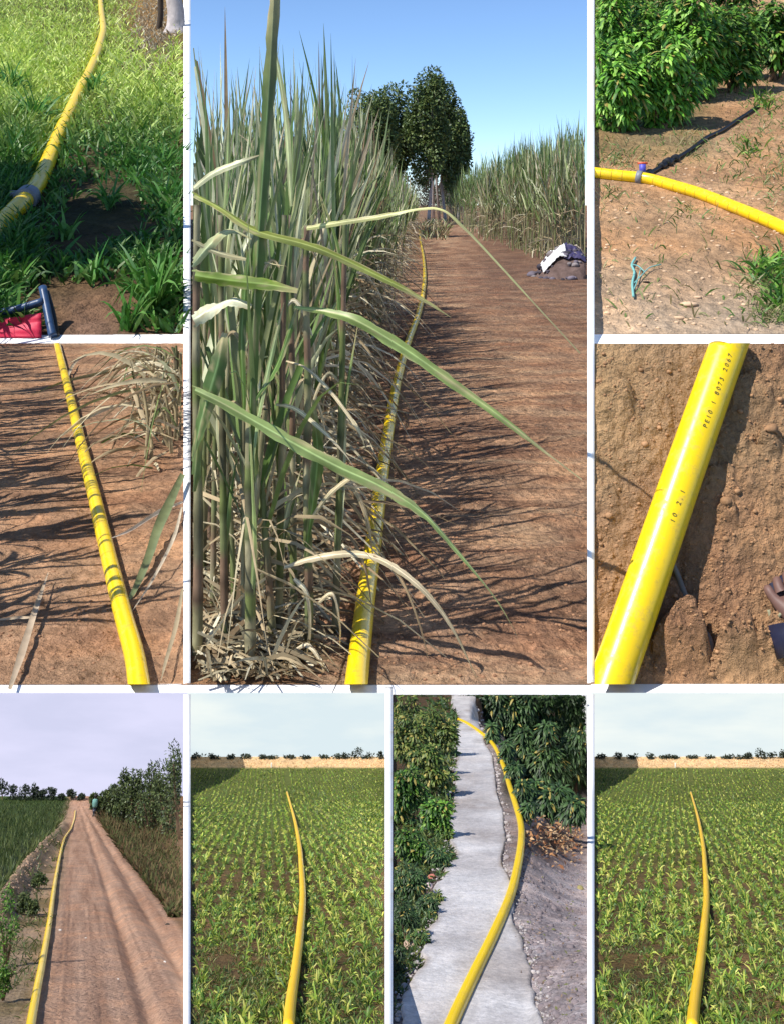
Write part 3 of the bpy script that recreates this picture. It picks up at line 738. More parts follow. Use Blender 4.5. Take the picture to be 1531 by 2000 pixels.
p2 = empty('sugarcane_plant'); tag(p2, 'cane plant at the left border whose long leaves arch over the pipe', 'sugarcane')
stalk_px([(386, 1345, 13.3), (388, 1000, 13.3), (384, 700, 13.3), (386, 400, 13.3)], .07, p2)
leaf_px([(374, 537, 12.9), (440, 546, 12.85), (520, 556, 12.8), (582, 568, 12.8)], 27, lin(128, 152, 58), p2, prof=[.85, .95, 1, .9, .7], tilt=.15)
leaf_px([(374, 378, 13.1), (430, 408, 13.0), (500, 452, 12.9), (620, 486, 12.8), (740, 540, 12.75), (820, 582, 12.7), (880, 620, 12.7)], 20, OL, p2)
leaf_px([(374, 758, 12.9), (440, 790, 12.8), (560, 858, 12.75), (660, 912, 12.7), (745, 952, 12.7), (822, 1002, 12.68), (880, 1064, 12.66), (960, 1160, 12.66), (1000, 1225, 12.66), (1012, 1256, 12.66)], 27, lin(150, 170, 100), p2, prof=[.5, .8, 1, 1, .9, .55, .25, .12, .05], tilt=.35)
leaf_px([(374, 372, 13.2), (420, 338, 13.15), (470, 318, 13.1), (512, 302, 13.1)], 17, PALE, p2)
leaf_px([(374, 628, 12.95), (420, 604, 12.9), (455, 590, 12.9), (492, 600, 12.9)], 34, lin(222, 222, 186), p2, prof=[.9, 1, .9, .4], mat=M_dry)
leaf_px([(376, 900, 13.0), (402, 800, 12.98), (425, 720, 12.96), (440, 650, 12.96)], 40, lin(96, 124, 66), p2, prof=[.15, .7, 1, .8, .4])
leaf_px([(378, 960, 13.1), (392, 830, 13.1), (404, 740, 13.1)], 24, lin(120, 140, 80), p2)
leaf_px([(375, 520, 13.2), (410, 480, 13.2), (450, 452, 13.2), (500, 470, 13.2)], 22, lin(190, 196, 146), p2, mat=M_dry)
leaf_px([(375, 470, 13.2), (430, 495, 13.2), (500, 510, 13.2), (560, 520, 13.2)], 12, lin(176, 170, 132), p2, mat=M_dry)

p3 = empty('sugarcane_plant'); tag(p3, 'cane plant right of the tall shoot with pale leaves bent across the lane', 'sugarcane')
stalk_px([(604, 1345, 13.5), (604, 1150, 13.5), (600, 950, 13.5), (602, 750, 13.5), (598, 560, 13.5), (600, 440, 13.5)], .062, p3)
leaf_px([(600, 446, 13.4), (660, 436, 13.2), (740, 424, 13.0), (815, 409, 12.9), (862, 410, 12.85), (900, 440, 12.8), (960, 502, 12.8), (1040, 590, 12.8), (1132, 690, 12.8)], 12, lin(196, 196, 128), p3, prof=[.9, 1, 1, .9, .8, .6, .5, .35, .2])
leaf_px([(575, 600, 13.3), (640, 610, 13.1), (700, 628, 12.9), (790, 682, 12.8), (880, 746, 12.75), (980, 818, 12.7), (1060, 880, 12.7), (1146, 945, 12.7)], 25, lin(150, 170, 96), p3, prof=[.3, .6, .95, 1, .85, .6, .4, .25], tilt=.3)
leaf_px([(556, 1108, 13.2), (610, 1092, 13.1), (680, 1082, 12.95), (740, 1092, 12.9), (800, 1130, 12.85), (850, 1180, 12.8), (890, 1240, 12.8), (930, 1325, 12.8)], 14, lin(214, 196, 160), p3, mat=M_dry, prof=[.6, 1, 1, 1, .9, .7, .5, .2])
leaf_px([(730, 1085, 12.9), (775, 1120, 12.88), (805, 1180, 12.86), (830, 1260, 12.85), (836, 1300, 12.85)], 6, lin(190, 160, 120), p3, mat=M_dry, name='dry_leaf')
leaf_px([(540, 790, 13.4), (580, 800, 13.3), (640, 850, 13.2), (680, 895, 13.1), (700, 930, 13.1)], 9, lin(226, 210, 170), p3, mat=M_dry, name='dry_leaf')
leaf_px([(560, 705, 13.4), (600, 720, 13.3), (650, 770, 13.2), (700, 840, 13.1), (716, 880, 13.1)], 8, lin(220, 200, 160), p3, mat=M_dry, name='dry_leaf')
leaf_px([(610, 1010, 13.3), (650, 960, 13.2), (700, 930, 13.2), (738, 965, 13.1)], 10, lin(206, 190, 150), p3, mat=M_dry, name='dry_leaf')
leaf_px([(596, 1090, 13.4), (612, 980, 13.4), (622, 880, 13.4), (612, 780, 13.4)], 26, lin(104, 130, 56), p3, prof=[.1, .6, 1, .8, .5])
leaf_px([(560, 1280, 13.2), (600, 1260, 13.1), (630, 1300, 13.0), (640, 1340, 12.95)], 10, lin(226, 212, 180), p3, mat=M_dry, name='dry_leaf')
leaf_px([(620, 1180, 13.3), (650, 1160, 13.2), (664, 1220, 13.2), (664, 1270, 13.2)], 8, lin(216, 200, 164), p3, mat=M_dry, name='dry_leaf')
leaf_px([(575, 1130, 13.2), (600, 1160, 13.2), (606, 1230, 13.2), (596, 1300, 13.2)], 12, lin(226, 214, 180), p3, mat=M_dry, name='dry_leaf')
for i, (xs, lean, c) in enumerate(((440, -6, 0), (545, 8, 0), (655, 14, 0), (575, -4, 0))):
    q = empty('sugarcane_plant'); tag(q, ('thin cane stalk between the left border and the tall shoot', 'cane stalk just right of the tall upright shoot', 'slim outer cane stalk closest to the pipe', 'cane stalk with drooping dry leaves in the row front')[i], 'sugarcane')
    Yq = 13.6 + i * .25; yb = HY + H * F / Yq
    stalk_px([(xs, yb, Yq), (xs + lean * .5, 1000, Yq), (xs + lean, 700, Yq), (xs + lean * 1.4, 420, Yq)], .055, q)
    r2 = np.random.default_rng(40 + i)
    for j in range(7):
        y0 = r2.uniform(400, 1150); x0 = xs + lean * (yb - y0) / 650; s = r2.choice([-1, 1])
        if j < 4:
            up = r2.uniform(180, 380); leaf_px([(x0, y0, Yq), (x0 + s * 12, y0 - up * .5, Yq), (x0 + s * r2.uniform(15, 50), y0 - up, Yq)], r2.uniform(9, 17), GREEN[r2.integers(0, 5)], q)
        else:
            leaf_px([(x0, y0, Yq), (x0 + s * 25, y0 - 20, Yq), (x0 + s * 55, y0 + 40, Yq - .1), (x0 + s * 70, y0 + 130, Yq - .1)], r2.uniform(6, 11), TAN[r2.integers(0, 5)], q, 'dry_leaf', M_dry)

# dry trash on the ground below the cane
rg = np.random.default_rng(9)
n = 7000
yy = HY + 940 * rg.uniform(.04, 1, n) ** .9; ex = np.interp(yy, EDGE_Y, EDGE_X)
xx = ex + 20 * (yy - 400) / 900 - np.abs(rg.normal(0, 1, n)) * 150 * (yy - 400) / 700
ok = (xx > 382) & (yy < 1332) & (yy > 450) & (xx < np.interp(yy, [q[1] for q in PIPE_MAIN[::-1]], [q[0] for q in PIPE_MAIN[::-1]]) - 40 * (yy - 400) / 900); xx, yy = xx[ok], yy[ok]; n = len(xx)
B = main.at(xx, yy, .02 * S); az = rg.uniform(0, 6.28, n); el = np.abs(rg.normal(0, .5, n))
D = np.stack([np.cos(az) * np.cos(el), np.sin(az) * np.cos(el), np.sin(el)], -1)
g = clip_wall(blades(B, D, rg.uniform(.10, .42, n) * S, rg.uniform(.005, .018, n) * S, rg.uniform(.2, .9, n), rg, 4, TAN[rg.integers(0, 5, n)] * rg.uniform(.35, 1.1, (n, 1))), 377, 1140)
tag(mk('cane_trash', g[0], g[1], M_dry, col=g[2]), 'dry fallen cane leaves littering the foot of the row', 'dry leaves', kind='stuff')

for pl_, nm, n_, xr_, yr_, r_ in ((main, 'lane_crumbs', 1300, (600, 1140), (560, 1330), (.01, .034)), (ml, 'furrow_crumbs', 380, (0, 355), (690, 1325), (.01, .034))):
    parts = []
    for i in range(n_):
        x_, y_ = rg.uniform(*xr_), rg.uniform(*yr_)
        if seg_dist(x_, y_, PIPE_MAIN if pl_ is main else PIPE_ML) < 24: continue
        parts.append(rock(pl_.at(x_, y_), rg.uniform(*r_), rg, .7))
    V, Fc, C = cat(parts); tag(mk(nm, V, Fc, plain('crumb_' + nm, tuple(lin(160, 122, 94)), .95, .1, noise=.4, nscale=2), smooth=False), 'small clods of earth scattered over the %s' % ('cane lane' if pl_ is main else 'furrow at middle left'), 'soil', kind='stuff')

# right-hand cane
rg = np.random.default_rng(6); far_st, far_lv = [], []
for i in range(190):
    x = rg.uniform(852, 1150); yb0 = np.interp(x, [850, 880, 950, 1050, 1150], [416, 432, 466, 498, 520]); row = i % 4
    yb = yb0 - row * (yb0 - 405) * .12
    Yp = H * F / (yb - HY)
    top = np.interp(x, [852, 900, 940, 1000, 1060, 1150], [372, 340, 318, 292, 278, 246]) + rg.normal(0, 8)
    hgt = max((yb - top) / F * Yp, 4)
    b = np.array([(x - CX) / F * Yp, Yp, 0]); kw = dict(nst=4, nl=13, wid=1.25, dry=.12, unit=hgt / 3.0, seg=3, fold=0, spread=.5)
    if row == 0 and x > 930:
        cane_plant(b, hgt * .72, rg, 'sugarcane plant in the front of the dark green row right of the lane', 'sugarcane plants in the right row', **kw)
    else:
        a_, l_ = cane_geometry(b, hgt * .72, rg, **kw); far_st += a_; far_lv += [g for g, _ in l_]
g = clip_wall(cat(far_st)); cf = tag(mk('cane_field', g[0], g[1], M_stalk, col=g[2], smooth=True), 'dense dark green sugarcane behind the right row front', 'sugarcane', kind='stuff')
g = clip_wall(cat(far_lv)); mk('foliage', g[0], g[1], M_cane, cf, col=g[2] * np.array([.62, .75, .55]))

# ------------------------------------------------------------------ trees and bushes
def crown_cloud(centers, radii, n, rg, L, W, cols, shell=.55, hang=0.0, spiky=0.0):
    c = np.asarray(centers, float); r = np.asarray(radii, float)
    vol = r.prod(1) ** (2 / 3); idx = rg.choice(len(c), n, p=vol / vol.sum())
    u = unit_rand(n, rg); rad = rg.uniform(shell, 1, n)[:, None] ** .6
    P = c[idx] + u * r[idx] * rad
    d = nrm(u + unit_rand(n, rg) * .9 + np.array([0, 0, spiky - hang]))
    nv = nrm(u + np.array([0, 0, .6]) + unit_rand(n, rg) * .5)
    cc = cols[rg.integers(0, len(cols), n)] * rg.uniform(.7, 1.2, (n, 1))
    return leafq(P, d, nv, rg.uniform(.7, 1.3, n) * L, rg.uniform(.7, 1.3, n) * W, cc)

def clump_centers(c, r, k, rg, rr=(.25, .45)):
    c = np.asarray(c, float); r = np.asarray(r, float)
    u = unit_rand(k, rg) * rg.uniform(.3, .85, (k, 1)); cs = c + u * r
    rs = (rg.uniform(*rr, (k, 1)) * r) * np.array([1, 1, .85]); return cs, rs

def tree(base, h, crown_c, crown_r, rg, label, group, cols, nleaf, L, W, k=14, tr_r=.02, barkm=None, limbs=5, hang=.3, name='tree', kc=(.25, .45), catg='tree'):
    t = empty(name); tag(t, label, catg, group)
    base = np.asarray(base, float); cc = np.asarray(crown_c, float)
    cs, rs = clump_centers(cc, crown_r, k, rg, kc)
    mid = (base + cc) / 2 + np.array([rg.normal(0, .02) * h, 0, 0])
    parts = [tube(catmull([base, mid, cc], 5), np.linspace(h * tr_r, h * tr_r * .45, 11), 8)]
    for i in range(limbs):
        a = base + (cc - base) * rg.uniform(.35, .9); parts.append(tube(catmull([a, (a + cs[i]) / 2 + [0, 0, .03 * h], cs[i]], 4), np.linspace(h * tr_r * .45, h * tr_r * .12, 9), 6))
    V, Fc, _ = cat(parts); mk('trunk', V, Fc, barkm or M_bark, t, smooth=True)
    V, Fc, C = crown_cloud(cs, rs, nleaf, rg, L, W, cols, hang=hang); mk('crown', V, Fc, M_leaf, t, col=C)
    return t

DG = np.array([lin(58, 76, 40), lin(78, 94, 50), lin(46, 62, 36), lin(96, 108, 62)])
rg = np.random.default_rng(15)
labels = ['dark tree partly behind the cane, leftmost of the far group', 'dark broad tree second from left in the far group', 'tallest dark tree in the middle of the far group', 'dark tree right of the tallest in the far group', 'lowest dark tree on the right edge of the far group']
for (x, top, wd, Yt), lb in zip(((722, 172, 64, 300), (780, 150, 60, 320), (836, 136, 46, 310), (870, 172, 40, 330), (894, 218, 32, 340)), labels):
    u = Yt / F; zt = H + (HY - top) * u; base = np.array([(x - CX) * u, Yt, 0])
    cz = zt - (zt * .33)
    tree(base, zt, (base[0], Yt, cz - zt * .02), (wd * u, wd * u, zt * .42), rg, lb, 'far trees behind the lane', DG * 1.9, 12000, 6.5 * u, 3.8 * u, 46, .012, M_palebark, 8, .2, 'eucalyptus_tree', (.2, .4))
    # bare pale stems below the crown are visible between the far trees
for i, x in enumerate(np.array([846, 858, 868, 880, 890, 905])):
    u = 345 / F; b = np.array([(x - CX) * u, 345, 0])
    tp = b + np.array([rg.normal(0, 2), 0, zt * .75])
    t = empty('tree'); tag(t, 'slim pale bare tree stem under the far dark crowns', 'tree', 'bare stems below the far trees')
    V, Fc, _ = cat([tube([b, (b + tp) / 2, tp], [.55, .4, .2], 6)] + [tube([b + (tp - b) * f, b + (tp - b) * (f + .2) + [rg.normal(0, 3), 0, 0]], [.25, .1], 5) for f in (.4, .5, .6, .7)])
    mk('trunk', V, Fc, M_palebark, t)
    V, Fc, C = crown_cloud([tp], [[4, 4, 5]], 260, rg, 1.0, .5, DG * 1.1); mk('crown', V, Fc, M_leaf, t, col=C)
for x, top, wp, lb in ((845, 318, 20, 'grey green undergrowth below the far trees, left'), (872, 326, 20, 'grey green undergrowth below the far trees, middle'), (896, 330, 18, 'grey green undergrowth below the far trees, right'), (822, 330, 18, 'grey green undergrowth beside the left cane end')):
    Yu = 350.; b = ray(x, 418, Yu); u = Yu / F; t = empty('undergrowth'); tag(t, lb, 'bush')
    cs, rs = clump_centers(b + [0, 0, (418 - top) * u * .5], (wp * u, wp * u, (418 - top) * u * .5), 16, rg, (.2, .4))
    g = crown_cloud(cs, rs, 1500, rg, 4 * u, 2 * u, np.array([lin(140, 142, 128), lin(120, 124, 104), lin(158, 156, 148)])); mk('foliage', g[0], g[1], M_leaf, t, col=g[2])
P = ray(rg.uniform(822, 876, 500), 0, rg.uniform(170, 330, 500)); P[:, 2] = 0
g = blades(P, unit_rand(500, rg) * [.8, .8, .1] + [0, 0, 1], rg.uniform(.8, 4.5, 500), .22, .35, rg, 3, np.vstack([TAN * .8, GREEN * .8])[rg.integers(0, 10, 500)] * rg.uniform(.6, 1, (500, 1)))
tag(mk('dry_grass', g[0], g[1], M_dry, col=g[2]), 'sparse dry grass at the far end of the lane', 'grass', kind='stuff')

# rubble heap at the right of the lane
rg = np.random.default_rng(17)
M_dirtmound = plain('dark_debris', tuple(lin(112, 94, 88)), .95, .1, noise=.5, nscale=1.2, bump=.3)
SHADES = [plain('rubble_%d' % k, tuple(lin(*c)), .9, .2, noise=.5, nscale=1.0, bump=.2) for k, c in enumerate(((92, 86, 96), (120, 112, 122), (74, 70, 80), (140, 132, 132)))]
HC = np.array([(1106 - CX) / F * 84, 84., 0]); nn_ = 34
rr_, th_ = np.meshgrid(np.linspace(0, 1, nn_), np.linspace(0, 2 * np.pi, 49))
def heap_z(rx, ry):
    r = np.hypot(rx, ry); return np.clip(1 - r ** 1.6, 0, 1) * 2.3 * (1 + .9 * fbm(rx * 2.2 + 7, ry * 2.2, 4, 12)) + .5 * fbm(rx * 7, ry * 7, 3, 14) * np.clip(1 - r, 0, 1)
hx, hy = rr_ * np.cos(th_), rr_ * np.sin(th_)
P = np.stack([HC[0] + hx * 2.7, HC[1] + hy * 3.4, heap_z(hx, hy) - .05], -1); P[..., 0] = np.minimum(P[..., 0], (1143 - CX) / F * P[..., 1])
i = np.arange(48)[:, None] * nn_ + np.arange(nn_ - 1)[None, :]
tag(mk('rubble_heap', P, np.stack([i, i + nn_, i + nn_ + 1, i + 1], -1).reshape(-1, 4), M_dirtmound, smooth=True), 'low dark heap of earth and debris right of the lane', 'heap')
for k in range(170):
    a_, q_ = rg.uniform(0, 6.28), rg.uniform(0, 1) ** .6 * 1.05; ux, uy = q_ * math.cos(a_), q_ * math.sin(a_)
    c_ = np.array([HC[0] + ux * 2.7, HC[1] + uy * 3.4, float(heap_z(np.array(ux), np.array(uy)))])
    if CX + F * c_[0] / c_[1] > 1134 or uy > .5: continue
    V, Fc, _ = rock(c_, rg.choice([.12, .18, .26, .4], p=[.3, .35, .25, .1]) * rg.uniform(.8, 1.3), rg, rg.uniform(.5, .9))
    tag(mk('rubble_stone', V, Fc, SHADES[rg.integers(0, 4)], smooth=False), 'dark grey stone in the heap beside the right cane row', 'stone', 'rubble stones right of the lane')
def drape(name, ux, uy, w, d, mat, seed, label, catg, lift=.12):
    n = 20; a, b = np.meshgrid(np.linspace(-1, 1, n), np.linspace(-1, 1, n)); px, py = ux + a * w, uy + b * d
    q = np.stack([HC[0] + px * 2.7, HC[1] + py * 3.4, np.maximum(heap_z(px, py), .05) + lift + .5 * fbm(a * 2.5 + seed, b * 2.5, 4, seed) * (1.2 - a * a)], -1)
    i = np.arange(n - 1)[:, None] * n + np.arange(n - 1)[None, :]
    ob = mk(name, q, np.stack([i, i + 1, i + n + 1, i + n], -1).reshape(-1, 4), mat, smooth=True); ob.modifiers.new('solid', 'SOLIDIFY').thickness = .04
    tag(ob, label, catg)
drape('plastic_sack', -.45, -.15, .36, .35, plain('white_sack', (.8, .8, .78), .7, noise=.15, nscale=1.2), 3, 'white plastic sack on the rubble heap', 'sack', .3)
drape('plastic_sheet', .15, -.2, .33, .3, plain('blue_sheet', tuple(lin(70, 64, 100)), .5, noise=.3, nscale=1), 8, 'crumpled dark blue plastic sheet on the rubble heap', 'sheet', .2)
drape('paper_scrap', .42, .25, .14, .2, plain('scrap', tuple(lin(200, 185, 165)), .8, noise=.2), 12, 'small pale scrap above the blue sheet by the right border', 'scrap', .5)

# ------------------------------------------------------------------ middle left: stump, blades, stick, shade cane
rg = np.random.default_rng(23)
st = empty('cane_stump'); tag(st, 'clump of cut cane stalks with dry leaves at upper right of the furrow', 'sugarcane')
parts, dl, gl = [], [], []
for i in range(26):
    x0 = rg.uniform(285, 356); yb = rg.uniform(800, 900) - (x0 - 285) * .3
    Yb_ = flatY(yb); b = ray(x0, yb, Yb_); h_ = rg.uniform(.2, .55) * S
    parts.append(tube(catmull([b, b + [rg.normal(0, .12), rg.normal(0, .1), h_ * .5], b + [rg.normal(-.1, .35), .0, h_]], 5), np.linspace(.05, .03, 11), 6, False))
V, Fc, C = cat(parts); x_, _ = px_of(V); V, Fc, C = clip_wall((V, Fc, C), -999, 357, 673); mk('stalk', V, Fc, plain('dry_stalk', tuple(lin(176, 160, 122)), .8, noise=.4, nscale=3), st)
for i in range(170):
    x0 = rg.uniform(262, 356); yb = rg.uniform(700, 930); b = ray(x0, yb, flatY(yb)) + [0, 0, rg.uniform(0, .9) * S * .6]
    g_ = blades(b[None], np.array([[rg.normal(-.3, .6), rg.normal(0, .4), rg.uniform(-.1, .9)]]), [rg.uniform(.3, .8) * S], [rg.uniform(.012, .03) * S], [rg.uniform(.3, 1.1)], rg, 5,
                (TAN if rg.random() < .72 else GREEN * .7)[rg.integers(0, 5)][None] * rg.uniform(.6, 1.1), .3)
    V, Fc, C = clip_wall(g_, -999, 357, 673)
    if len(Fc) > 2: mk('dry_leaf', V, Fc, M_dry, st, col=C)
for i, (x0, yb) in enumerate(((335, 790), (352, 830), (312, 760))):
    b = ray(x0, yb, flatY(yb)); st2, lv2 = cane_geometry(b, 2.6, rg, 4, 14, 1.1, .6)
    q = empty('sugarcane_plant'); tag(q, ('cane clump behind the stump at middle left', 'cane clump at the right border above the furrow', 'outer cane clump nearest the pipe top at middle left')[i], 'sugarcane')
    V, Fc, C = clip_wall(cat(st2), -999, 357, 673); mk('stalk', V, Fc, M_stalk, q, col=C, smooth=True)
    for g_, isd in lv2:
        V, Fc, C = clip_wall(g_, -999, 357, 673)
        if len(Fc) > 2: mk('dry_leaf' if isd else 'leaf', V, Fc, M_dry if isd else M_cane, q, col=C * .85)
def ml_leaf(pts, wmax, col, label, catg='leaf', name='cane_leaf', mat=None):
    p = [(x, y, float(flatY(y)) * f) for x, y, f in pts]
    t = leaf_px_free(p, wmax, col, mat); t.name = name; tag(t, label, catg); return t
def leaf_px_free(pts, wmax, col, mat=None):
    p = np.asarray(pts, float); P = catmull(ray(p[:, 0], p[:, 1], p[:, 2]), 8); m = len(P); t = np.linspace(0, 1, m)
    T = nrm(np.gradient(P, axis=0)); view = nrm(P - np.array([0, 0, H])); sd = nrm(np.cross(T, view)); nn = np.cross(sd, T)
    pf = np.interp(t, [0, .3, .7, 1], [.5, 1, .7, .1]); ww = (wmax * P[:, 1] / F * pf / 2)[:, None]
    V = np.stack([P - sd * ww, P + nn * ww * .4, P + sd * ww], 1); i = np.arange(m - 1)[:, None] * 3 + np.arange(2)[None, :]
    return mk('cane_leaf', V.reshape(-1, 3), np.stack([i, i + 1, i + 4, i + 3], -1).reshape(-1, 4), mat or M_cane, col=np.tile(col, (m * 3, 1)))
ml_leaf([(357, 690, .97), (300, 700, .97), (200, 728, .97), (128, 745, .98), (60, 772, 1.0)], 8, lin(150, 150, 110), 'long thin leaf crossing the top of the middle left pipe')
ml_leaf([(130, 742, .97), (150, 705, .97), (190, 686, .98)], 6, lin(196, 180, 150), 'short dry leaf touching the pipe near its top', mat=M_dry)
ml_leaf([(358, 925, .93), (335, 975, .93), (310, 1030, .95), (290, 1090, .97), (262, 1155, .99), (245, 1180, 1.0)], 20, lin(134, 146, 104), 'green grey leaf drooping from the right border towards the pipe')
ml_leaf([(358, 980, .95), (310, 1000, .96), (255, 1035, .96), (215, 1052, .97)], 8, lin(216, 204, 186), 'pale dry leaf tip resting against the pipe middle', mat=M_dry)
ml_leaf([(356, 990, .95), (340, 1050, .95), (300, 1130, .97), (258, 1195, .99)], 7, lin(210, 196, 172), 'pale dry leaf below the green drooping leaf', mat=M_dry)
ml_leaf([(357, 1150, .96), (345, 1220, .97), (325, 1290, .98), (315, 1330, .99)], 9, lin(176, 160, 130), 'dry leaf at the lower right of the furrow', mat=M_dry)
stk = ml_leaf([(20, 1345, .985), (45, 1270, .98), (70, 1190, .97), (95, 1118, .97)], 15, lin(196, 176, 150), 'dry split cane stick lying left of the pipe', 'stick', 'cane_stick', M_dry)
ml_leaf([(0, 1210, .99), (35, 1206, .985), (62, 1203, .98), (78, 1175, .97)], 6, lin(200, 180, 150), 'thin dry leaf across the cane stick', mat=M_dry)
# cane standing beyond the left side throws the striped shade
for i in range(34):
    Yp = 13.5 + i * .95 + rg.normal(0, .2); X = -.392 * Yp - 2.1 - rg.uniform(0, .8)
    cane_plant(np.array([X, Yp, 0.]), 5.2 + rg.normal(0, .5), rg, 'shorter sugarcane plant in the row along the far left side', 'sugarcane plants at far left', clip=False, nst=3, nl=10, wid=2.4, dry=.3, unit=2.4)

# ------------------------------------------------------------------ upper left: meadow
rg = np.random.default_rng(31)
def grass(pl, x, y, L, W, cols, rg, droop=.5, tilt=.6, seg=3, up=1.0, lift=0.):
    B = pl.at(x, y, lift); n = len(B)
    D = unit_rand(n, rg) * [tilt, tilt, .1] + [0, 0, up]
    return blades(B, D, L, W, droop * rg.uniform(.3, 1.3, n), rg, seg, cols)
def stuff(name, g, mat, label, catg):
    return tag(mk(name, g[0], g[1], mat, col=g[2]), label, catg, kind='stuff')
n = 58000
x = rg.uniform(-120, 352, n); y = -40 + 690 * rg.uniform(0, 1, n)
Pg = tl.at(x, y, bumpy=False)
nz = fbm(Pg[:, 0] / 6, Pg[:, 1] / 6, 4, 33)
bare = np.exp(-np.hypot((x - 175) / 85, (y - 645) / 75) ** 2) + .8 * np.exp(-np.hypot((x - 60) / 70, (y - 590) / 40) ** 2) + .7 * np.exp(-np.hypot((x - 195) / 45, (y - 255) / 70) ** 2) + .55 * np.exp(-np.hypot((x - 200) / 110, (y - 420) / 90) ** 2)
dens = np.where(y < 200, 1.0, np.interp(y, [200, 330, 420, 650], [1, .8, .5, .42])) + nz * 1.3
dens = np.where(x < 70, dens + .3, dens) - bare
dens = np.where(seg_dist(x, y, PIPE_TL) < np.interp(y, [0, 200, 480], [5, 10, 26]), -1, dens)
ok = rg.uniform(0, 1, n) < dens; x, y = x[ok], y[ok]; n = len(x)
top = np.clip((300 - y) / 140 + rg.normal(0, .15, n), 0, 1)[:, None]
CA = np.array([lin(66, 120, 44), lin(88, 138, 52), lin(52, 104, 42), lin(106, 140, 70)])[rg.integers(0, 4, n)]
CB = np.array([lin(190, 205, 96), lin(166, 190, 78), lin(204, 214, 128), lin(146, 172, 66)])[rg.integers(0, 4, n)]
cols = (CA * (1 - top) + CB * 1.4 * top) * rg.uniform(.7, 1.15, (n, 1))  # shaded green below and sunlit yellow-green above are put into the blade colours
straw = np.exp(-np.hypot((x - 305) / 62, (y - 40) / 95) ** 2) > rg.uniform(.1, .8, n)
cols[straw] = TAN[rg.integers(0, 5, straw.sum())] * rg.uniform(.5, .95, (straw.sum(), 1))
Ln = np.where(y < 330, rg.uniform(1.0, 2.6, n), rg.uniform(.6, 2.0, n)) * np.where(straw, .7, 1)
sideL = x < 60; Ln = np.where(sideL & (y > 60), Ln * 1.5, Ln)
stuff('meadow_grass', grass(tl, x, y, Ln, rg.uniform(.10, .24, n), cols, rg, .55, .75), M_leaf, 'short green meadow grass around the pipe at upper left', 'grass')
# taller tufts one can tell apart
for i, (tx, ty, k, L_) in enumerate(((300, 610, 46, 5.6), (330, 590, 30, 4.6), (215, 410, 30, 3.8), (250, 640, 26, 3.4), (70, 240, 60, 5.5), (25, 180, 60, 6.5), (330, 400, 26, 3.4), (185, 175, 26, 4.5), (130, 470, 22, 2.8), (180, 545, 18, 3.0))):
    xx = tx + rg.normal(0, 6, k); yy = ty + rg.normal(0, 4, k); xx = np.minimum(xx, 345)
    c = np.array([lin(76, 132, 50), lin(104, 152, 70), lin(60, 116, 46)])[rg.integers(0, 3, k)]
    g = grass(tl, xx, yy, rg.uniform(.6, 1.1, k) * L_, .2, c, rg, .7, .55, 5)
    g = clip_wall(g, -999, 357)
    lab = ['large bright grass tuft at the lower right of the meadow', 'grass tuft by the strip, right of the largest tuft', 'blue green grass tuft right of the pipe coupling', 'low grass tuft left of the largest tuft', 'dense dark grass tuft left of the pipe', 'tall dark grass tuft at the left border', 'grass tuft at the right border, mid height', 'pointed grass tuft right of the pipe bend', 'small tuft below the pipe coupling', 'sparse tuft above the bare earth patch'][i]
    tag(mk('grass_tuft', g[0], g[1], M_leaf, col=g[2]), lab, 'grass', 'grass tufts in the meadow')
# old trunk in the upper right corner and shade trees beyond the left side
b = tl.at(342., 62.); 
t = empty('tree'); tag(t, 'pale old tree trunk at the top right of the meadow', 'tree')
V, Fc, _ = cat([tube(catmull([b + [0, 0, -1], b + [.2, 0, 3], b + [-.3, 0, 9], b + [1, 0, 26]], 6), np.interp(np.linspace(0, 1, 19), [0, .15, 1], [2.3, 1.5, 1.0]), 12)])
mk('trunk', V, Fc, M_palebark, t, smooth=True)
V, Fc, C = crown_cloud(*clump_centers(b + [2, 2, 31], (8, 8, 6), 12, rg), 2500, rg, 1.2, .6, DG); mk('crown', V, Fc, M_leaf, t, col=C)
b2_ = tl.at(310., 55.); V, Fc, _ = tube(catmull([b2_ + [0, 0, -.5], b2_ + [.4, 0, 3], b2_ + [.2, 0, 9]], 5), .5, 8)
tag(mk('dark_post', V, Fc, plain('charred', tuple(lin(70, 58, 46)), .95, noise=.4), smooth=True), 'dark slim stem left of the pale trunk', 'tree')
for (bx, by, zc, rr, lab) in ((-29.8, 52.6, 20, 6.8, 'broad leafy shade tree beyond the left side of the meadow'), (-36, 62, 23, 6.6, 'second leafy shade tree further back beyond the meadow')):
    gz = float(z_tl(by))
    tree((bx - 2, by - 2, gz), zc - gz, (bx, by, zc), (rr, rr, rr * .55), rg, lab, 'shade trees', DG, 9000, 1.0, .55, 26, .022, None, 8)
# carrier frame with red cloth
fr = empty('carrier_frame'); tag(fr, 'dark blue tubular frame with a red cloth at lower left of the meadow', 'frame')
M_blue = plain('blue_steel', tuple(lin(46, 74, 112)), .4, .5, noise=.25, nscale=2)
YQ = 43.9
def tube_px(pts, r, mat, parent, name, n=12):
    p = np.asarray(pts, float); V, Fc, _ = tube(catmull(ray(p[:, 0], p[:, 1], p[:, 2]), 4), r, n); return mk(name, V, Fc, mat, parent, smooth=True)
tube_px([(84, 561, YQ + 1.5), (92, 600, YQ + .9), (100, 640, YQ + .3), (104, 656, YQ + .1)], .18, M_blue, fr, 'upright_tube')
tube_px([(-40, 622, YQ + 1.2), (0, 611, YQ + 1.1), (40, 602, YQ + 1.0), (86, 588, YQ + .95)], .17, M_blue, fr, 'cross_tube')
tube_px([(92, 570, YQ + 1.6), (104, 612, YQ + 1.0), (112, 656, YQ + .3)], .12, M_black, fr, 'rear_tube')
n_ = 14; a, c = np.meshgrid(np.linspace(0, 1, n_), np.linspace(0, 1, n_))
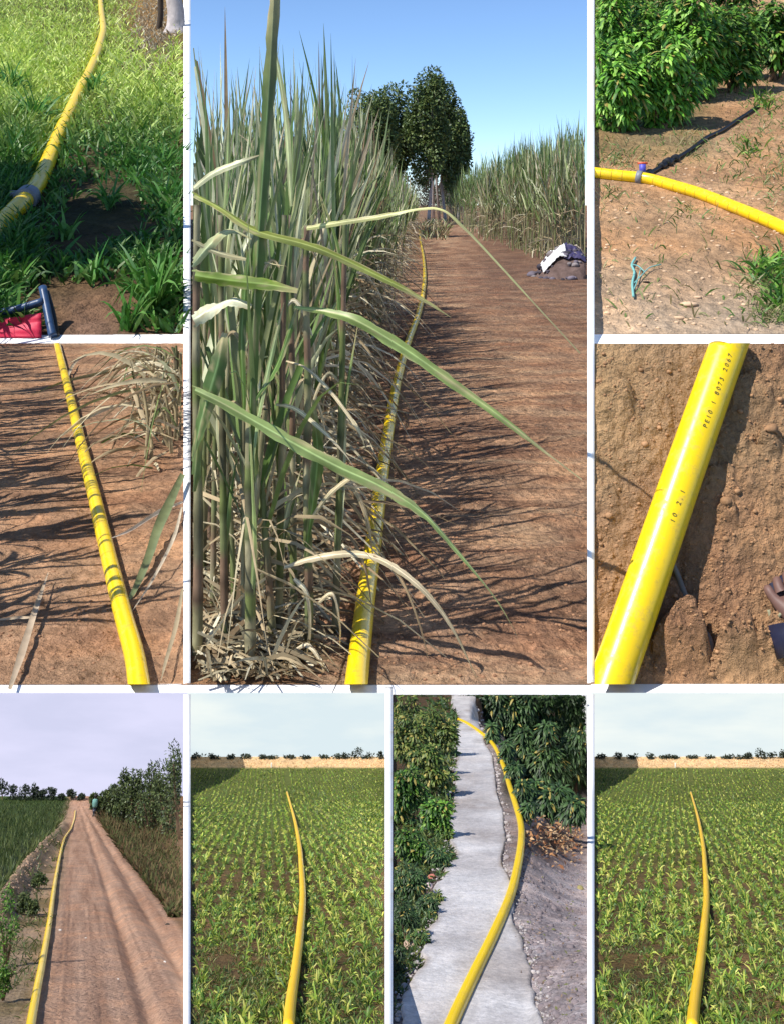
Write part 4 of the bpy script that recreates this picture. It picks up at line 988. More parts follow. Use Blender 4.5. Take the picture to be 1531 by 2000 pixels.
xs = -40 + a * 122; ys = (630 - 18 * a) * (1 - c) + 660 * c + 2 * fbm(a * 4, c * 4, 3, 4)
P = ray(xs, ys, YQ + .6 - c * .4 + .25 * fbm(a * 5, c * 3, 3, 7)); i = np.arange(n_ - 1)[:, None] * n_ + np.arange(n_ - 1)[None, :]
ob = mk('red_cloth', P, np.stack([i, i + 1, i + n_ + 1, i + n_], -1).reshape(-1, 4), plain('red_cloth', tuple(lin(214, 36, 76)), .6, noise=.25, nscale=1.2), fr, smooth=True)
ob.modifiers.new('solid', 'SOLIDIFY').thickness = .06

# ------------------------------------------------------------------ upper right: bushes in the clearing
rg = np.random.default_rng(41)
BG = np.array([lin(104, 158, 50), lin(132, 182, 62), lin(80, 132, 44), lin(160, 202, 94), lin(62, 108, 38)])
def bush(pl, x, yb, wpx, top, rg, label, group, cols, nleaf, Lpx, Wpx, k=16, depth=1.0, name='bush', stems=6, hang=.5, clip=None, mat=None, kc=(.25, .42), Yp=None, leaf3=False):
    if Yp is None: b = pl.at(float(x), float(yb), bumpy=False)
    else: b = ray(float(x), float(yb), Yp)
    u = b[1] / F; hh = (yb - top) * u
    t = empty(name); tag(t, label, 'bush', group)
    cs, rs = clump_centers(b + [0, wpx * u * depth * .6, hh * .52], (wpx * u, wpx * u * depth, hh * .52), k, rg, kc)
    cs[:, 2] = np.maximum(cs[:, 2], b[2] + rs[:, 2] * .5)
    parts = [tube(catmull([b + [rg.normal(0, .1) * wpx * u, wpx * u * depth * .5, 0], (b + cs[i]) / 2 + [0, wpx * u * depth * .25, 0], cs[i]], 4), np.linspace(.02, .006, 9) * hh, 5, False) for i in range(min(stems, k))]
    V, Fc, C = cat(parts)
    if clip: V, Fc, C = clip_wall((V, Fc, C), *clip)
    mk('stem', V, Fc, M_twig, t)
    if leaf3:
        n = nleaf; vol = rs.prod(1) ** (2 / 3); idx = rg.choice(k, n, p=vol / vol.sum()); uu = unit_rand(n, rg)
        P = cs[idx] + uu * rs[idx] * (rg.uniform(.4, 1, (n, 1)) ** .6)
        cc = cols[rg.integers(0, len(cols), n)] * rg.uniform(.5, 1.35, (n, 1)); od = rg.uniform(0, 1, n) < .05; cc[od] = lin(176, 160, 84)
        g = blades(P, uu * [1, 1, .4] + unit_rand(n, rg) * .5 + [0, 0, -.1], rg.uniform(.45, 1.4, n) * Lpx * u, rg.uniform(.6, 1.3, n) * Wpx * u, hang, rg, 3, cc, .25, nrm(uu * .6 + [0, -.3, .8]), 'leaf')
    else:
        g = crown_cloud(cs, rs, nleaf, rg, Lpx * u, Wpx * u, cols, .4, hang)
    if clip: g = clip_wall(g, *clip)
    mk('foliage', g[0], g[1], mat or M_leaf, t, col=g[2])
    return t
cl = (1161, 1700)
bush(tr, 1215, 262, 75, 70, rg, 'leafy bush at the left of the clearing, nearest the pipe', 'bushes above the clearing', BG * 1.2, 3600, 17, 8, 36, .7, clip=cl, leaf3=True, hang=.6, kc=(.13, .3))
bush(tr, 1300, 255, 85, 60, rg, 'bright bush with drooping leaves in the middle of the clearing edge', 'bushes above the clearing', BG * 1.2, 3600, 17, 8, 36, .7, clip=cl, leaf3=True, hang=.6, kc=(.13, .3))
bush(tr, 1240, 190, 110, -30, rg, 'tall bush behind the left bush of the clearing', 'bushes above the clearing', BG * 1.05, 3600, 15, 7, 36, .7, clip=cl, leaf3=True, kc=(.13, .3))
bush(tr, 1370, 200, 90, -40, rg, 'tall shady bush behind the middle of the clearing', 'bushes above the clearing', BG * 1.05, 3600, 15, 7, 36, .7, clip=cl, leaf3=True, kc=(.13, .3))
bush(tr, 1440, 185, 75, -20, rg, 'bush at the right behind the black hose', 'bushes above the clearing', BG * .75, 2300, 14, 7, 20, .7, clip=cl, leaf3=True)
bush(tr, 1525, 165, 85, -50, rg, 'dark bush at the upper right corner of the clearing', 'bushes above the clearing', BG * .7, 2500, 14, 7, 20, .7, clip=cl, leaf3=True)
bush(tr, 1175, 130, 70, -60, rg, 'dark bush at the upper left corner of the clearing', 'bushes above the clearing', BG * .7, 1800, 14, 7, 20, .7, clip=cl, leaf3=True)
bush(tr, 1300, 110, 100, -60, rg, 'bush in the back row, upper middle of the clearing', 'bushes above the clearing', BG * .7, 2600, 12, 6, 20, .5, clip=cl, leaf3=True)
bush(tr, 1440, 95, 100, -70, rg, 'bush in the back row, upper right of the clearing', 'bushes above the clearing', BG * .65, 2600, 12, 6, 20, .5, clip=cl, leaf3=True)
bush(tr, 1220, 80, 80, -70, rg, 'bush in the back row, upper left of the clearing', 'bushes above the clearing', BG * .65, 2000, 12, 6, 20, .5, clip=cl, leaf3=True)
n = 16000; x = rg.uniform(1166, 1560, n); y = rg.uniform(60, 640, n)
sp = np.zeros(n)
for (cx_, cy_, rx, ry, a_) in ((1195, 315, 55, 30, .8), (1350, 280, 60, 25, .5), (1460, 280, 40, 25, .6), (1500, 250, 60, 40, .5), (1505, 545, 45, 50, 1.2), (1515, 330, 40, 60, .45), (1180, 380, 30, 25, .5), (1500, 190, 60, 30, .8), (1430, 170, 60, 20, .7), (1530, 630, 50, 30, .9), (1340, 410, 40, 20, .2), (1440, 330, 40, 20, .25)):
    sp = np.maximum(sp, a_ * np.exp(-np.hypot((x - cx_) / rx, (y - cy_) / ry) ** 2))
ok = (rg.uniform(0, 1, n) < sp + .03) & (seg_dist(x, y, PIPE_TR) > 14); x, y = x[ok], y[ok]; n = len(x)
c = np.array([lin(120, 140, 74), lin(96, 132, 58), lin(146, 152, 96), lin(170, 160, 116)])[rg.integers(0, 4, n)] * rg.uniform(.7, 1.1, (n, 1))
stuff('clearing_grass', grass(tr, x, y, rg.uniform(.1, .45, n), rg.uniform(.018, .04, n), c, rg, .6, .9), M_leaf, 'thin patchy grass on the sandy clearing', 'grass')
for (tx, ty, k, L_, lab) in ((1500, 530, 90, .8, 'green grass tuft at the lower right of the clearing'), (1525, 590, 60, .7, 'grass tuft at the right border below the pipe'), (1460, 290, 40, .55, 'light green tuft right of the black hose'), (1492, 205, 90, .55, 'grass hiding the far end of the black hose')):
    xx = tx + rg.normal(0, 16, k); yy = ty + rg.normal(0, 12, k)
    g = grass(tr, xx, yy, rg.uniform(.5, 1.1, k) * L_, .05, BG[rg.integers(0, 5, k)] * .8, rg, .7, .8, 4)
    tag(mk('grass_tuft', g[0], g[1], M_leaf, col=g[2]), lab, 'grass')
# small things on the clearing
q = tr.at(np.array([1236., 1234, 1238, 1233, 1240]), np.array([590., 560, 540, 525, 508]), .06)
V, Fc, _ = tube(catmull(q, 5), .022, 6)
tw = empty('twine'); tag(tw, 'frayed blue green twine on the bare clearing', 'twine'); M_tw = plain('twine_blue', tuple(lin(120, 178, 170)), .8)
mk('strand', V, Fc, M_tw, tw)
for pts in (((1234, 525), (1246, 530), (1258, 540)), ((1238, 560), (1252, 548), (1268, 530), (1290, 522)), ((1236, 575), (1244, 555), (1250, 535))):
    V, Fc, _ = tube(catmull(tr.at(np.array([p[0] for p in pts], float), np.array([p[1] for p in pts], float), .07), 5), .010, 5); mk('strand', V, Fc, M_tw, tw)
for i, (x, y, r_, lab) in enumerate(((1340, 590, 17, 'pale flat stone at the lower middle of the clearing'), (1326, 618, 13, 'second pale stone below the flat stone'), (1262, 552, 7, 'small dark clod right of the twine'), (1362, 575, 8, 'small pale stone beside the flat stone'))):
    P = tr.at(float(x), float(y)); V, Fc, _ = rock(P, r_ * P[1] / F, rg, .3)
    tag(mk('stone', V, Fc, plain('pale_stone', tuple(lin(214, 180, 144)), .9, noise=.25, nscale=3) if i != 2 else bpy.data.materials['charred'], smooth=True), lab, 'stone')
n = 260; x = rg.uniform(1166, 1560, n); y = rg.uniform(300, 645, n); parts = []
for i in range(n):
    P = tr.at(x[i], y[i]); parts.append(rock(P, rg.uniform(.015, .05), rg, .6))
V, Fc, C = cat(parts); tag(mk('gravel', V, Fc, bpy.data.materials['pale_stone'] if 'pale_stone' in bpy.data.materials else M_stone, smooth=True), 'small crumbs of earth strewn over the clearing', 'gravel', kind='stuff')

# ------------------------------------------------------------------ middle right: clods, twig, foot
rg = np.random.default_rng(51)
M_clod = plain('clod', tuple(lin(176, 136, 100)), .95, .1, noise=.4, nscale=4, bump=.05)
parts = []
for i in range(900):
    x, y = rg.uniform(1165, 1560), rg.uniform(692, 1328)
    if seg_dist(x, y, PIPE_MR) < 50: continue
    parts.append(rock(mr.at(x, y), rg.choice([.015, .02, .03, .045], p=[.45, .38, .15, .02]) * rg.uniform(.6, 1.2), rg, .8))
V, Fc, C = cat(parts); tag(mk('soil_crumbs', V, Fc, M_clod, smooth=False), 'loose crumbs of earth around the close-up pipe', 'soil', kind='stuff')
for (x, y, r_, lab) in ((1508, 880, 14, 'clod at the right border of the close-up'), (1420, 1005, 10, 'grey pebbly clod beside the pipe middle'), (1490, 850, 8, 'small clod above the right clod')):
    P = mr.at(float(x), float(y)); V, Fc, _ = rock(P - nrm(np.array([0, -.87, .5])) * r_ * P[1] / F * .35, r_ * P[1] / F * 1.1, rg, .7)
    V = V + (fbm(V[:, 0:1] * 9, V[:, 2:3] * 9, 3, 5) * .12)
    tag(mk('clod', V, Fc, M_clod, smooth=False), lab, 'clod')
q = mr.at(np.array([1308., 1322, 1345, 1368, 1382, 1384]), np.array([1095., 1115, 1148, 1180, 1210, 1240]), 0) + nrm(np.array([0, -.87, .5])) * .06
V, Fc, _ = tube(catmull(q, 6), np.linspace(.035, .05, 31), 8); tag(mk('twig', V, Fc, plain('grey_twig', tuple(lin(120, 112, 104)), .8, noise=.3), smooth=True), 'grey twig pressed in the soil right of the pipe', 'twig')
for pts, lab in ((((1478, 1250), (1500, 1232), (1516, 1222)), 'thin straw below the sandal'), (((1497, 1205), (1506, 1228), (1522, 1256)), 'bent straw crossing below the sandal')):
    q = mr.at(np.array([p[0] for p in pts], float), np.array([p[1] for p in pts], float)) + nrm(np.array([0, -.87, .5])) * .06
    V, Fc, _ = tube(catmull(q, 6), .022, 6); tag(mk('straw', V, Fc, plain('straw_col', tuple(lin(150, 146, 116)), .8) if 'straw_col' not in bpy.data.materials else bpy.data.materials['straw_col']), lab, 'straw')

def skin_obj(name, verts, edges, radii, mat, parent=None, sub=2, root=0):
    me = bpy.data.meshes.new(name); me.from_pydata([tuple(map(float, v)) for v in verts], edges, []); me.materials.append(mat)
    o = link(bpy.data.objects.new(name, me), parent)
    o.modifiers.new('skin', 'SKIN')
    for i, r in enumerate(radii):
        sv = me.skin_vertices[0].data[i]; sv.radius = (r, r) if not isinstance(r, tuple) else r; sv.use_root = (i == root)
    o.modifiers['skin'].use_smooth_shade = True
    s_ = o.modifiers.new('sub', 'SUBSURF'); s_.levels = sub; s_.render_levels = sub
    return o
U = np.array([1., 0, 0]); Nn = nrm(np.array([0, -.87, .5])); Wv = np.cross(Nn, U); Wv = Wv if Wv[2] > 0 else -Wv
o0 = mr.at(1545., 1185., bumpy=False)
def fp(a, b, c): return o0 + U * a + Wv * b + Nn * c         # across, up the slope, out of the slope
ft = empty('person'); tag(ft, "person's bare foot in a dark sandal at the right border of the close-up", 'person')
M_skin = plain('skin', tuple(lin(116, 86, 76)), .55, .4, noise=.15, nscale=4)
vs = [fp(.55, -1.15, .35), fp(.35, -.7, .33), fp(.15, -.25, .26), fp(.02, .0, .2), fp(.65, -1.25, .9), fp(.9, -1.5, 2.0), fp(1.2, -1.8, 3.4)]
es = [(0, 1), (1, 2), (2, 3), (0, 4), (4, 5), (5, 6)]
rr = [.24, .26, (.32, .17), (.36, .13), .24, .28, .34]
for i, (a, ln, r) in enumerate(((-.32, .16, .066), (-.18, .26, .070), (-.04, .33, .074), (.11, .38, .078), (.33, .38, .115))):
    k = len(vs); vs += [fp(a * .85, .08, .17), fp(a, .08 + ln * .55, .17), fp(a + .01, .08 + ln, .11)]; es += [(3, k), (k, k + 1), (k + 1, k + 2)]; rr += [r * 1.05, r, r * .8]
skin_obj('foot', vs, es, rr, M_skin, ft)
M_sandal = plain('sandal', tuple(lin(34, 38, 62)), .5, .4, noise=.3, nscale=5)
sole = []
for t_ in np.linspace(0, 1, 14):
    wv = np.interp(t_, [0, .12, .45, .75, .92, 1], [.12, .3, .3, .46, .4, .12]); cx_ = .55 - .5 * t_ + .05; cy_ = -1.45 + 1.86 * t_
    sole.append([fp(cx_ - wv, cy_, .0), fp(cx_ + wv, cy_, .0), fp(cx_ + wv, cy_, .09), fp(cx_ - wv, cy_, .09)])
V = np.array(sole).reshape(-1, 3); i = np.arange(13)[:, None] * 4; j = np.arange(4)[None, :]
Fc = np.vstack([np.stack([i + j, i + (j + 1) % 4, i + 4 + (j + 1) % 4, i + 4 + j], -1).reshape(-1, 4), [[3, 2, 1, 0]], [[52, 53, 54, 55]]])
sn = empty('sandal'); tag(sn, 'dark blue sandal worn on the foot at the right border', 'sandal')
mk('sole', V, Fc, M_sandal, sn)
st_ = []
for f in np.linspace(0, 1, 15):
    a_ = math.pi * f; st_.append([fp(.14 - math.cos(a_) * .44, -.62, .06 + math.sin(a_) * .52), fp(.08 - math.cos(a_) * .46, -.24, .06 + math.sin(a_) * .42)])
V = np.array(st_).reshape(-1, 3); i = np.arange(14) * 2
ob = mk('strap', V, np.stack([i, i + 1, i + 3, i + 2], -1), M_sandal, sn, smooth=True); ob.modifiers.new('solid', 'SOLIDIFY').thickness = .04

# ------------------------------------------------------------------ lower left: dirt road
rg = np.random.default_rng(61)
HG = np.array([lin(94, 110, 62), lin(74, 90, 54), lin(112, 124, 74), lin(60, 72, 46)])
HL = ['hedge bush nearest at the right border of the dirt road', 'second hedge bush along the dirt road', 'third hedge bush along the dirt road', 'fourth hedge bush, mid distance along the road', 'fifth hedge bush, mid distance along the road', 'sixth hedge bush, towards the far end', 'seventh hedge bush near the far end', 'farthest low hedge bush at the end of the road']
for (x, yb, wp, top, Yp), lb in zip(((350, 1690, 36, 1440, 7.4), (322, 1670, 36, 1462, 8.0), (295, 1655, 30, 1490, 8.5), (268, 1640, 28, 1508, 9.0), (243, 1626, 24, 1520, 9.5), (222, 1614, 20, 1532, 10.0), (203, 1604, 16, 1542, 10.6), (186, 1596, 12, 1556, 11.2)), HL):
    bush(bl, x, yb, wp, top, rg, lb, 'hedge along the dirt road', HG, 2600, 6, 2.6, 18, .8, 'hedge_bush', 4, -.2, (-999, 357, -9e9, 9e9), Yp=Yp)
RD = np.array([lin(128, 102, 74), lin(112, 98, 66), lin(132, 118, 80), lin(98, 100, 58), lin(90, 102, 56)])
n = 11000; y = rg.uniform(1600, 1790, n); e = np.interp(y, [1590, 1600, 1680, 1780], [176, 186, 244, 325]); x = e + np.abs(rg.normal(0, 1, n)) * 60 + 4
ok = (x < 352); x, y = x[ok], y[ok]; n = len(x)
stuff('dry_verge_grass', clip_wall(grass(bl, x, y, rg.uniform(.04, .15, n) * bl.Yof(y) / 9 , .007, RD[rg.integers(0, 5, n)] * rg.uniform(.4, .85, (n, 1)), rg, .5, .6), -999, 357.5, -9e9, 9e9), M_dry, 'reddish dry grass under the hedge of the dirt road', 'grass')
n = 16000; y = rg.uniform(1562, 1790, n); e = np.interp(y, [1560, 1600, 1640, 1720, 1790], [140, 128, 106, 34, -10]); x = e - rg.uniform(0, 1, n) * 170
ok = x > -35; x, y = x[ok], y[ok]; n = len(x)
FG = np.array([lin(74, 92, 48), lin(92, 106, 56), lin(58, 76, 42), lin(108, 118, 66)])
stuff('field_crop', grass(bl, x, y, np.interp(y, [1562, 1620, 1790], [.04, .09, .06]) * rg.uniform(.6, 1.2, n), .005, FG[rg.integers(0, 4, n)] * rg.uniform(.7, 1.1, (n, 1)), rg, .3, .5), M_leaf, 'low green crop on the field left of the dirt road', 'crop')
for i, (x, yb, wp, top, lb, cc) in enumerate(((10, 1890, 26, 1745, 'bright green shrub at the left border of the road', BG * .75), (4, 1960, 20, 1880, 'low shrub in the lower left corner by the road', BG * .6), (45, 1788, 18, 1748, 'small shrub on the earth bank', HG), (74, 1738, 14, 1712, 'tuft of weeds between bank and pipe', HG * 1.1), (62, 1790, 12, 1765, 'weed clump close to the pipe', HG))):
    bush(bl, x, yb, wp, top, rg, lb, None, cc, 900, 6, 2.6, 14, .8, 'shrub', 4, .1, kc=(.15, .4))
n = 2600; x = rg.uniform(-30, 150, n); y = rg.uniform(1630, 2030, n); e = np.interp(y, [1560, 1660, 1760, 1900, 2000], [140, 128, 106, 74, 40])
ok = (x < e) & (fbm(x / 30, y / 30, 3, 66) > -.02); x, y = x[ok], y[ok]; n = len(x)
stuff('verge_grass', grass(bl, x, y, .02 * rg.uniform(.5, 1.5, n) * np.maximum(bl.Yof(y) / 2, .7), .002 * bl.Yof(y) / 2, FG[rg.integers(0, 4, n)] * rg.uniform(.7, 1.2, (n, 1)), rg, .5, .9), M_leaf, 'sparse weeds on the verge left of the road pipe', 'grass')
parts = []
for i in range(300):
    y = rg.uniform(1650, 1800); x = np.interp(y, [1650, 1710, 1790], [95, 52, 5]) + rg.normal(0, 16)
    P = bl.at(x, y); parts.append(rock(P, rg.uniform(.0015, .005) * P[1] / 3, rg, .8))
V, Fc, C = cat(parts); tag(mk('bank_gravel', V, Fc, plain('bank_stone', tuple(lin(160, 132, 108)), .95, noise=.3, nscale=30), smooth=True), 'pale rubble on the earth bank left of the road', 'rubble', kind='stuff')
for (x, y, r_, lab) in ((322, 1881, 3, 'white scrap on the right of the dirt road'), (168, 1830, 2.4, 'small white stone in the middle of the dirt road'), (327, 1806, 5, 'brown clod near the right border of the road'), (232, 1912, 2.2, 'tiny white chip in the road foreground'), (118, 1816, 3.5, 'white pebble right of the road pipe')):
    P = bl.at(float(x), float(y)); V, Fc, _ = rock(P, r_ * P[1] / F, rg, .5)
    tag(mk('stone', V, Fc, plain('chip', tuple(lin(224, 214, 200)), .8) if r_ < 5 else bpy.data.materials['charred'], smooth=True), lab, 'stone')
far = np.array([lin(66, 78, 62), lin(82, 92, 72), lin(54, 66, 54)])
for i, (x, top, wp) in enumerate(((5, 1522, 12), (26, 1534, 14), (48, 1538, 14), (66, 1528, 8), (84, 1540, 14), (100, 1537, 11), (139, 1541, 9), (118, 1551, 8), (160, 1553, 8))):
    bush(bl, x, 1564, wp, top, rg, 'small distant tree on the skyline left of the road', 'skyline trees by the road', far, 420, 4, 2.2, 8, .5, 'distant_tree', 2, 0, Yp=12.05)
# rider on a motorcycle, seen from behind
u = 10.6 / F; o_ = ray(188., 1606., 10.6); o_[2] = z_bl(10.6); K = .125
def rp(a, b, c): return o_ + np.array([a, b, c]) * K
mo = empty('motorcycle'); tag(mo, 'dark motorcycle under the rider on the far dirt road', 'motorcycle')
for yy_ in (-.55, .65):
    q = np.array([rp(0, yy_ + .3 * math.cos(a_), .3 + .3 * math.sin(a_)) for a_ in np.linspace(0, 2 * math.pi, 17)]); V, Fc, _ = tube(q, .06 * K, 6, False); wh = mk('wheel', V, Fc, M_black, mo, smooth=True)
    V, Fc, _ = tube(np.array([rp(0, yy_ + .22 * math.cos(a_), .3 + .22 * math.sin(a_)) for a_ in np.linspace(0, 2 * math.pi, 17)]), .02 * K, 5, False); mk('rim', V, Fc, M_grey, wh, smooth=True)
V, Fc, _ = tube(catmull([rp(0, -.6, .62), rp(0, -.2, .7), rp(0, .2, .75), rp(0, .55, .8)], 4), np.array([.1, .14, .15, .15, .15, .16, .17, .17, .16, .14, .13, .12, .1]) * K, 8); mk('body', V, Fc, plain('cycle_paint', tuple(lin(44, 44, 56)), .4), mo, smooth=True)
V, Fc, _ = tube([rp(-.35, .5, 1.0), rp(0, .6, .98), rp(.35, .5, 1.0)], .03 * K, 6); mk('handlebar', V, Fc, M_black, mo)
V, Fc, _ = tube([rp(0, .6, .95), rp(0, .66, .3)], .05 * K, 6); mk('fork', V, Fc, M_grey, mo)
pr = empty('person'); tag(pr, 'person in a teal shirt riding a motorcycle far down the road', 'person')
vs = [rp(0, -.25, .84), rp(0, -.22, 1.1), rp(0, -.15, 1.38), rp(0, -.1, 1.5), rp(0, -.08, 1.66), rp(-.2, -.14, 1.34), rp(-.3, .1, 1.12), rp(-.32, .42, 1.03), rp(.2, -.14, 1.34), rp(.3, .1, 1.12), rp(.32, .42, 1.03), rp(-.2, .15, .82), rp(-.22, .1, .4), rp(-.22, .25, .33), rp(.2, .15, .82), rp(.22, .1, .4), rp(.22, .25, .33)]
skin_obj('body', vs, [(0, 1), (1, 2), (2, 3), (3, 4), (2, 5), (5, 6), (6, 7), (2, 8), (8, 9), (9, 10), (0, 11), (11, 12), (12, 13), (0, 14), (14, 15), (15, 16)],
         [.17 * K, .18 * K, .17 * K, .06 * K, .11 * K, .07 * K, .05 * K, .04 * K, .07 * K, .05 * K, .04 * K, .09 * K, .06 * K, .05 * K, .09 * K, .06 * K, .05 * K], plain('rider', tuple(lin(60, 50, 46)), .8), pr)
V, Fc, _ = tube([rp(0, -.25, .86), rp(0, -.23, 1.0), rp(0, -.21, 1.2), rp(0, -.15, 1.4), rp(0, -.12, 1.47)], np.array([.2, .22, .235, .21, .1]) * K, 10); mk('shirt', V, Fc, plain('teal_shirt', tuple(lin(104, 150, 140)), .8), pr, smooth=True)
V, Fc, _ = rock(rp(0, -.1, 1.7), .125 * K, rg, 1.1); mk('hair', V, Fc, plain('hair', (.015, .012, .01), .6), pr, smooth=True)

# ------------------------------------------------------------------ the two crop fields
def crop_field(pl, xo, side, cpipe):
    rg = np.random.default_rng(71)
    px_pipe = np.array([[p[0], p[1]] for p in PIPE_B2])
    pts = []
    wrow = .040
    for k in range(-60, 120):
        Yc = 1.42
        while Yc < 11.9:
            yc = 1480 + 780 / Yc if Yc < 8.966 else 1567 - (Yc - 8.966) / 3.03 * 67
            x = 152 + k * wrow * F / Yc
            if -25 < x < 560: pts.append((x, yc, Yc, k))
            Yc += .0088 * max(1, (Yc / 2.2)) * rg.uniform(.7, 1.3)
    p = np.array(pts); n = len(p)
    x = p[:, 0] + rg.normal(0, 1, n) * np.interp(p[:, 2], [1.4, 2.5, 5], [22, 14, 6]) / p[:, 2]; y = p[:, 1]
    dens = 1.0 + 1.3 * fbm(x / 60, y / 45, 3, 73) - .9 * np.exp(-np.hypot((x - 75) / 70, (y - 1880) / 60) ** 2) - .8 * np.exp(-np.hypot((x - 340) / 45, (y - 1930) / 70) ** 2) - .35 * np.exp(-np.hypot((x - 90) / 90, (y - 1720) / 50) ** 2)
    ok = (rg.uniform(0, 1, n) < dens) & (x > 5) & (x < pl.x1 - pl.x0 - 5) & (np.abs(x - np.interp(y, px_pipe[::-1, 1], px_pipe[::-1, 0])) > 10 * 1.6 / p[:, 2] + 1)
    x, y, Yc = x[ok], y[ok], p[ok, 2]; n = len(x)
    CG = np.array([lin(136, 164, 62), lin(172, 188, 78), lin(106, 142, 56), lin(206, 206, 104), lin(88, 124, 54)])
    o = np.argsort(Yc); single = set(o[:150].tolist()); rest = []
    base = pl.at(x + xo, y); h_ = np.interp(Yc, [1.4, 3, 6], [.027, .026, .028]) * rg.uniform(.45, 1.4, n)
    def plants(ii, m, seg):
        k = len(ii) * m; B = np.repeat(base[ii], m, 0); a_ = rg.uniform(0, 6.28, k); hh = np.repeat(h_[ii], m); yk = np.repeat(Yc[ii], m)
        D = np.stack([np.cos(a_) * .5, np.sin(a_) * .5, rg.uniform(.6, 1.4, k)], -1)
        cc = CG[rg.integers(0, 5, k)] * np.repeat(rg.uniform(.75, 1.15, (len(ii), 1)), m, 0) * rg.uniform(.8, 1.1, (k, 1))
        return blades(B, D, hh * rg.uniform(.7, 1.25, k), hh * np.interp(yk, [2, 5], [.10, .26]), rg.uniform(.3, 1.0, k), rg, seg, cc)
    for i in sorted(single):
        g = clip_wall(plants(np.array([i]), 12, 3), pl.x0 + 1, pl.x1 - 1, -9e9, 9e9)
        if len(g[1]): tag(mk('crop_seedling', g[0], g[1], M_leaf, col=g[2]), 'young green seedling in the nearest rows of the %s crop field' % side, 'seedling', 'nearest seedlings of the %s crop field' % side)
    ids = np.array([i for i in range(n) if i not in single])
    for lo, hi, m, seg in ((0, 3, 9, 2), (3, 5, 6, 2), (5, 20, 3, 2)):
        ii = ids[(Yc[ids] >= lo) & (Yc[ids] < hi)]
        if len(ii): rest.append(plants(ii, m, seg))
    g = clip_wall(cat(rest), pl.x0 + 1, pl.x1 - 1, -9e9, 9e9)
    stuff('crop_rows', g, M_leaf, 'green seedling rows running back through the %s crop field' % side, 'crop')
    r2 = np.random.default_rng(77)
    n = 22000; xw = r2.uniform(4, pl.x1 - pl.x0 - 4, n); yw = 1500 + 530 * r2.uniform(0, 1, n) ** .8
    kp = (fbm(xw / 30, yw / 22, 3, 78) > -.06) & (np.abs(xw - np.interp(yw, px_pipe[::-1, 1], px_pipe[::-1, 0])) > 14 * (yw - 1480) / 520 + 1); xw, yw = xw[kp], yw[kp]; n = len(xw)
    gw = grass(pl, xw + xo, yw, r2.uniform(.005, .02, n) * np.maximum(1, pl.Yof(yw) / 3), .0022 * np.maximum(1, pl.Yof(yw) / 3), np.array([lin(84, 112, 48), lin(110, 126, 60), lin(70, 92, 42), lin(140, 136, 76)])[r2.integers(0, 4, n)] * r2.uniform(.7, 1.1, (n, 1)), r2, .5, 1.0, 2)
    stuff('field_weeds', clip_wall(gw, pl.x0 + 1, pl.x1 - 1, -9e9, 9e9), M_leaf, 'low weeds between the rows of the %s crop field' % side, 'weeds')
    # pale stake, straw bank and skyline
    b = ray(xo + 158, 1500, 12.0); V, Fc, _ = tube([b + [0, 0, -.05], b + [0, 0, .06]], .008, 6)
    tag(mk('marker_stake', V, Fc, plain('stake_' + side, (.7, .68, .6), .8), smooth=True), 'thin pale stake at the far edge of the %s crop field' % side, 'stake')
    n = 1500; xs = r2.uniform(2, 376, n); ys = r2.uniform(1482, 1499, n)
    g = blades(pl.at(xs + xo, ys), unit_rand(n, r2) * [1, 1, .1] + [0, 0, .7], .03, .006, .3, r2, 2, np.array([lin(232, 200, 150), lin(214, 176, 126), lin(240, 214, 170)])[r2.integers(0, 3, n)])
    stuff('straw_stubble', clip_wall(g, pl.x0 + 1, pl.x1 - 1, -9e9, 9e9), M_dry, 'pale straw stubble strip behind the %s crop field' % side, 'stubble')
    for i, (xx, top, wp) in enumerate(((12, 1474, 16), (45, 1473, 14), (75, 1475, 14), (108, 1473, 12), (140, 1476, 12), (160, 1477, 14), (195, 1477, 16), (225, 1478, 14), (262, 1476, 16), (290, 1474, 14), (303, 1470, 9), (324, 1463, 11), (345, 1472, 14), (370, 1467, 9))):
        bush(pl, xx + xo, 1484, wp, top, r2, 'small dark distant tree on the skyline of the %s crop field' % side, 'skyline trees of the %s crop field' % side, far * .8, 160, 4, 2.2, 7, .3, 'distant_tree', 2, 0, (pl.x0 + 1, pl.x1 - 1, -9e9, 9e9), Yp=12.22)
crop_field(b2, 373, 'left', cb2)
crop_field(b4, 1160, 'right', cb4)

# ------------------------------------------------------------------ concrete path
rg = np.random.default_rng(81)
ys = np.concatenate([np.linspace(2040, 1700, 70), np.linspace(1695, 1358, 64)])
Lx = np.interp(ys, [1372, 1400, 1450, 1520, 1600, 1660, 1720, 1745, 1780, 1860, 1920, 2000, 2040], [884, 890, 893, 887, 880, 878, 872, 846, 838, 812, 795, 776, 762])
Rx = np.interp(ys, [1372, 1400, 1450, 1480, 1520, 1560, 1600, 1640, 1680, 1720, 1800, 2040], [930, 935, 945, 960, 966, 976, 980, 988, 982, 996, 1012, 1060])
Lx = Lx + 60 * fbm(ys / 37, ys * 0, 6, 83) * (ys - 1250) / 500 ; Rx = Rx + 34 * fbm(ys / 41, ys * 0 + 9, 6, 84) * (ys - 1250) / 500
Lx = np.maximum(Lx, 768)
nu = 40; a = np.linspace(0, 1, nu)[None, :]
gx = Lx[:, None] * (1 - a) + Rx[:, None] * a; gy = np.repeat(ys[:, None], nu, 1)
P = b3.at(gx, gy, bumpy=False); X, Yq = P[..., 0] / .25, P[..., 1] / .25
P[..., 2] += .25 * (.035 + .010 * fbm(X * 1.2, Yq * 1.2, 3, 85) - .05 * (np.minimum(a, 1 - a) < .012))
ny = len(ys); i = np.arange(ny - 1)[:, None] * nu + np.arange(nu - 1)[None, :]
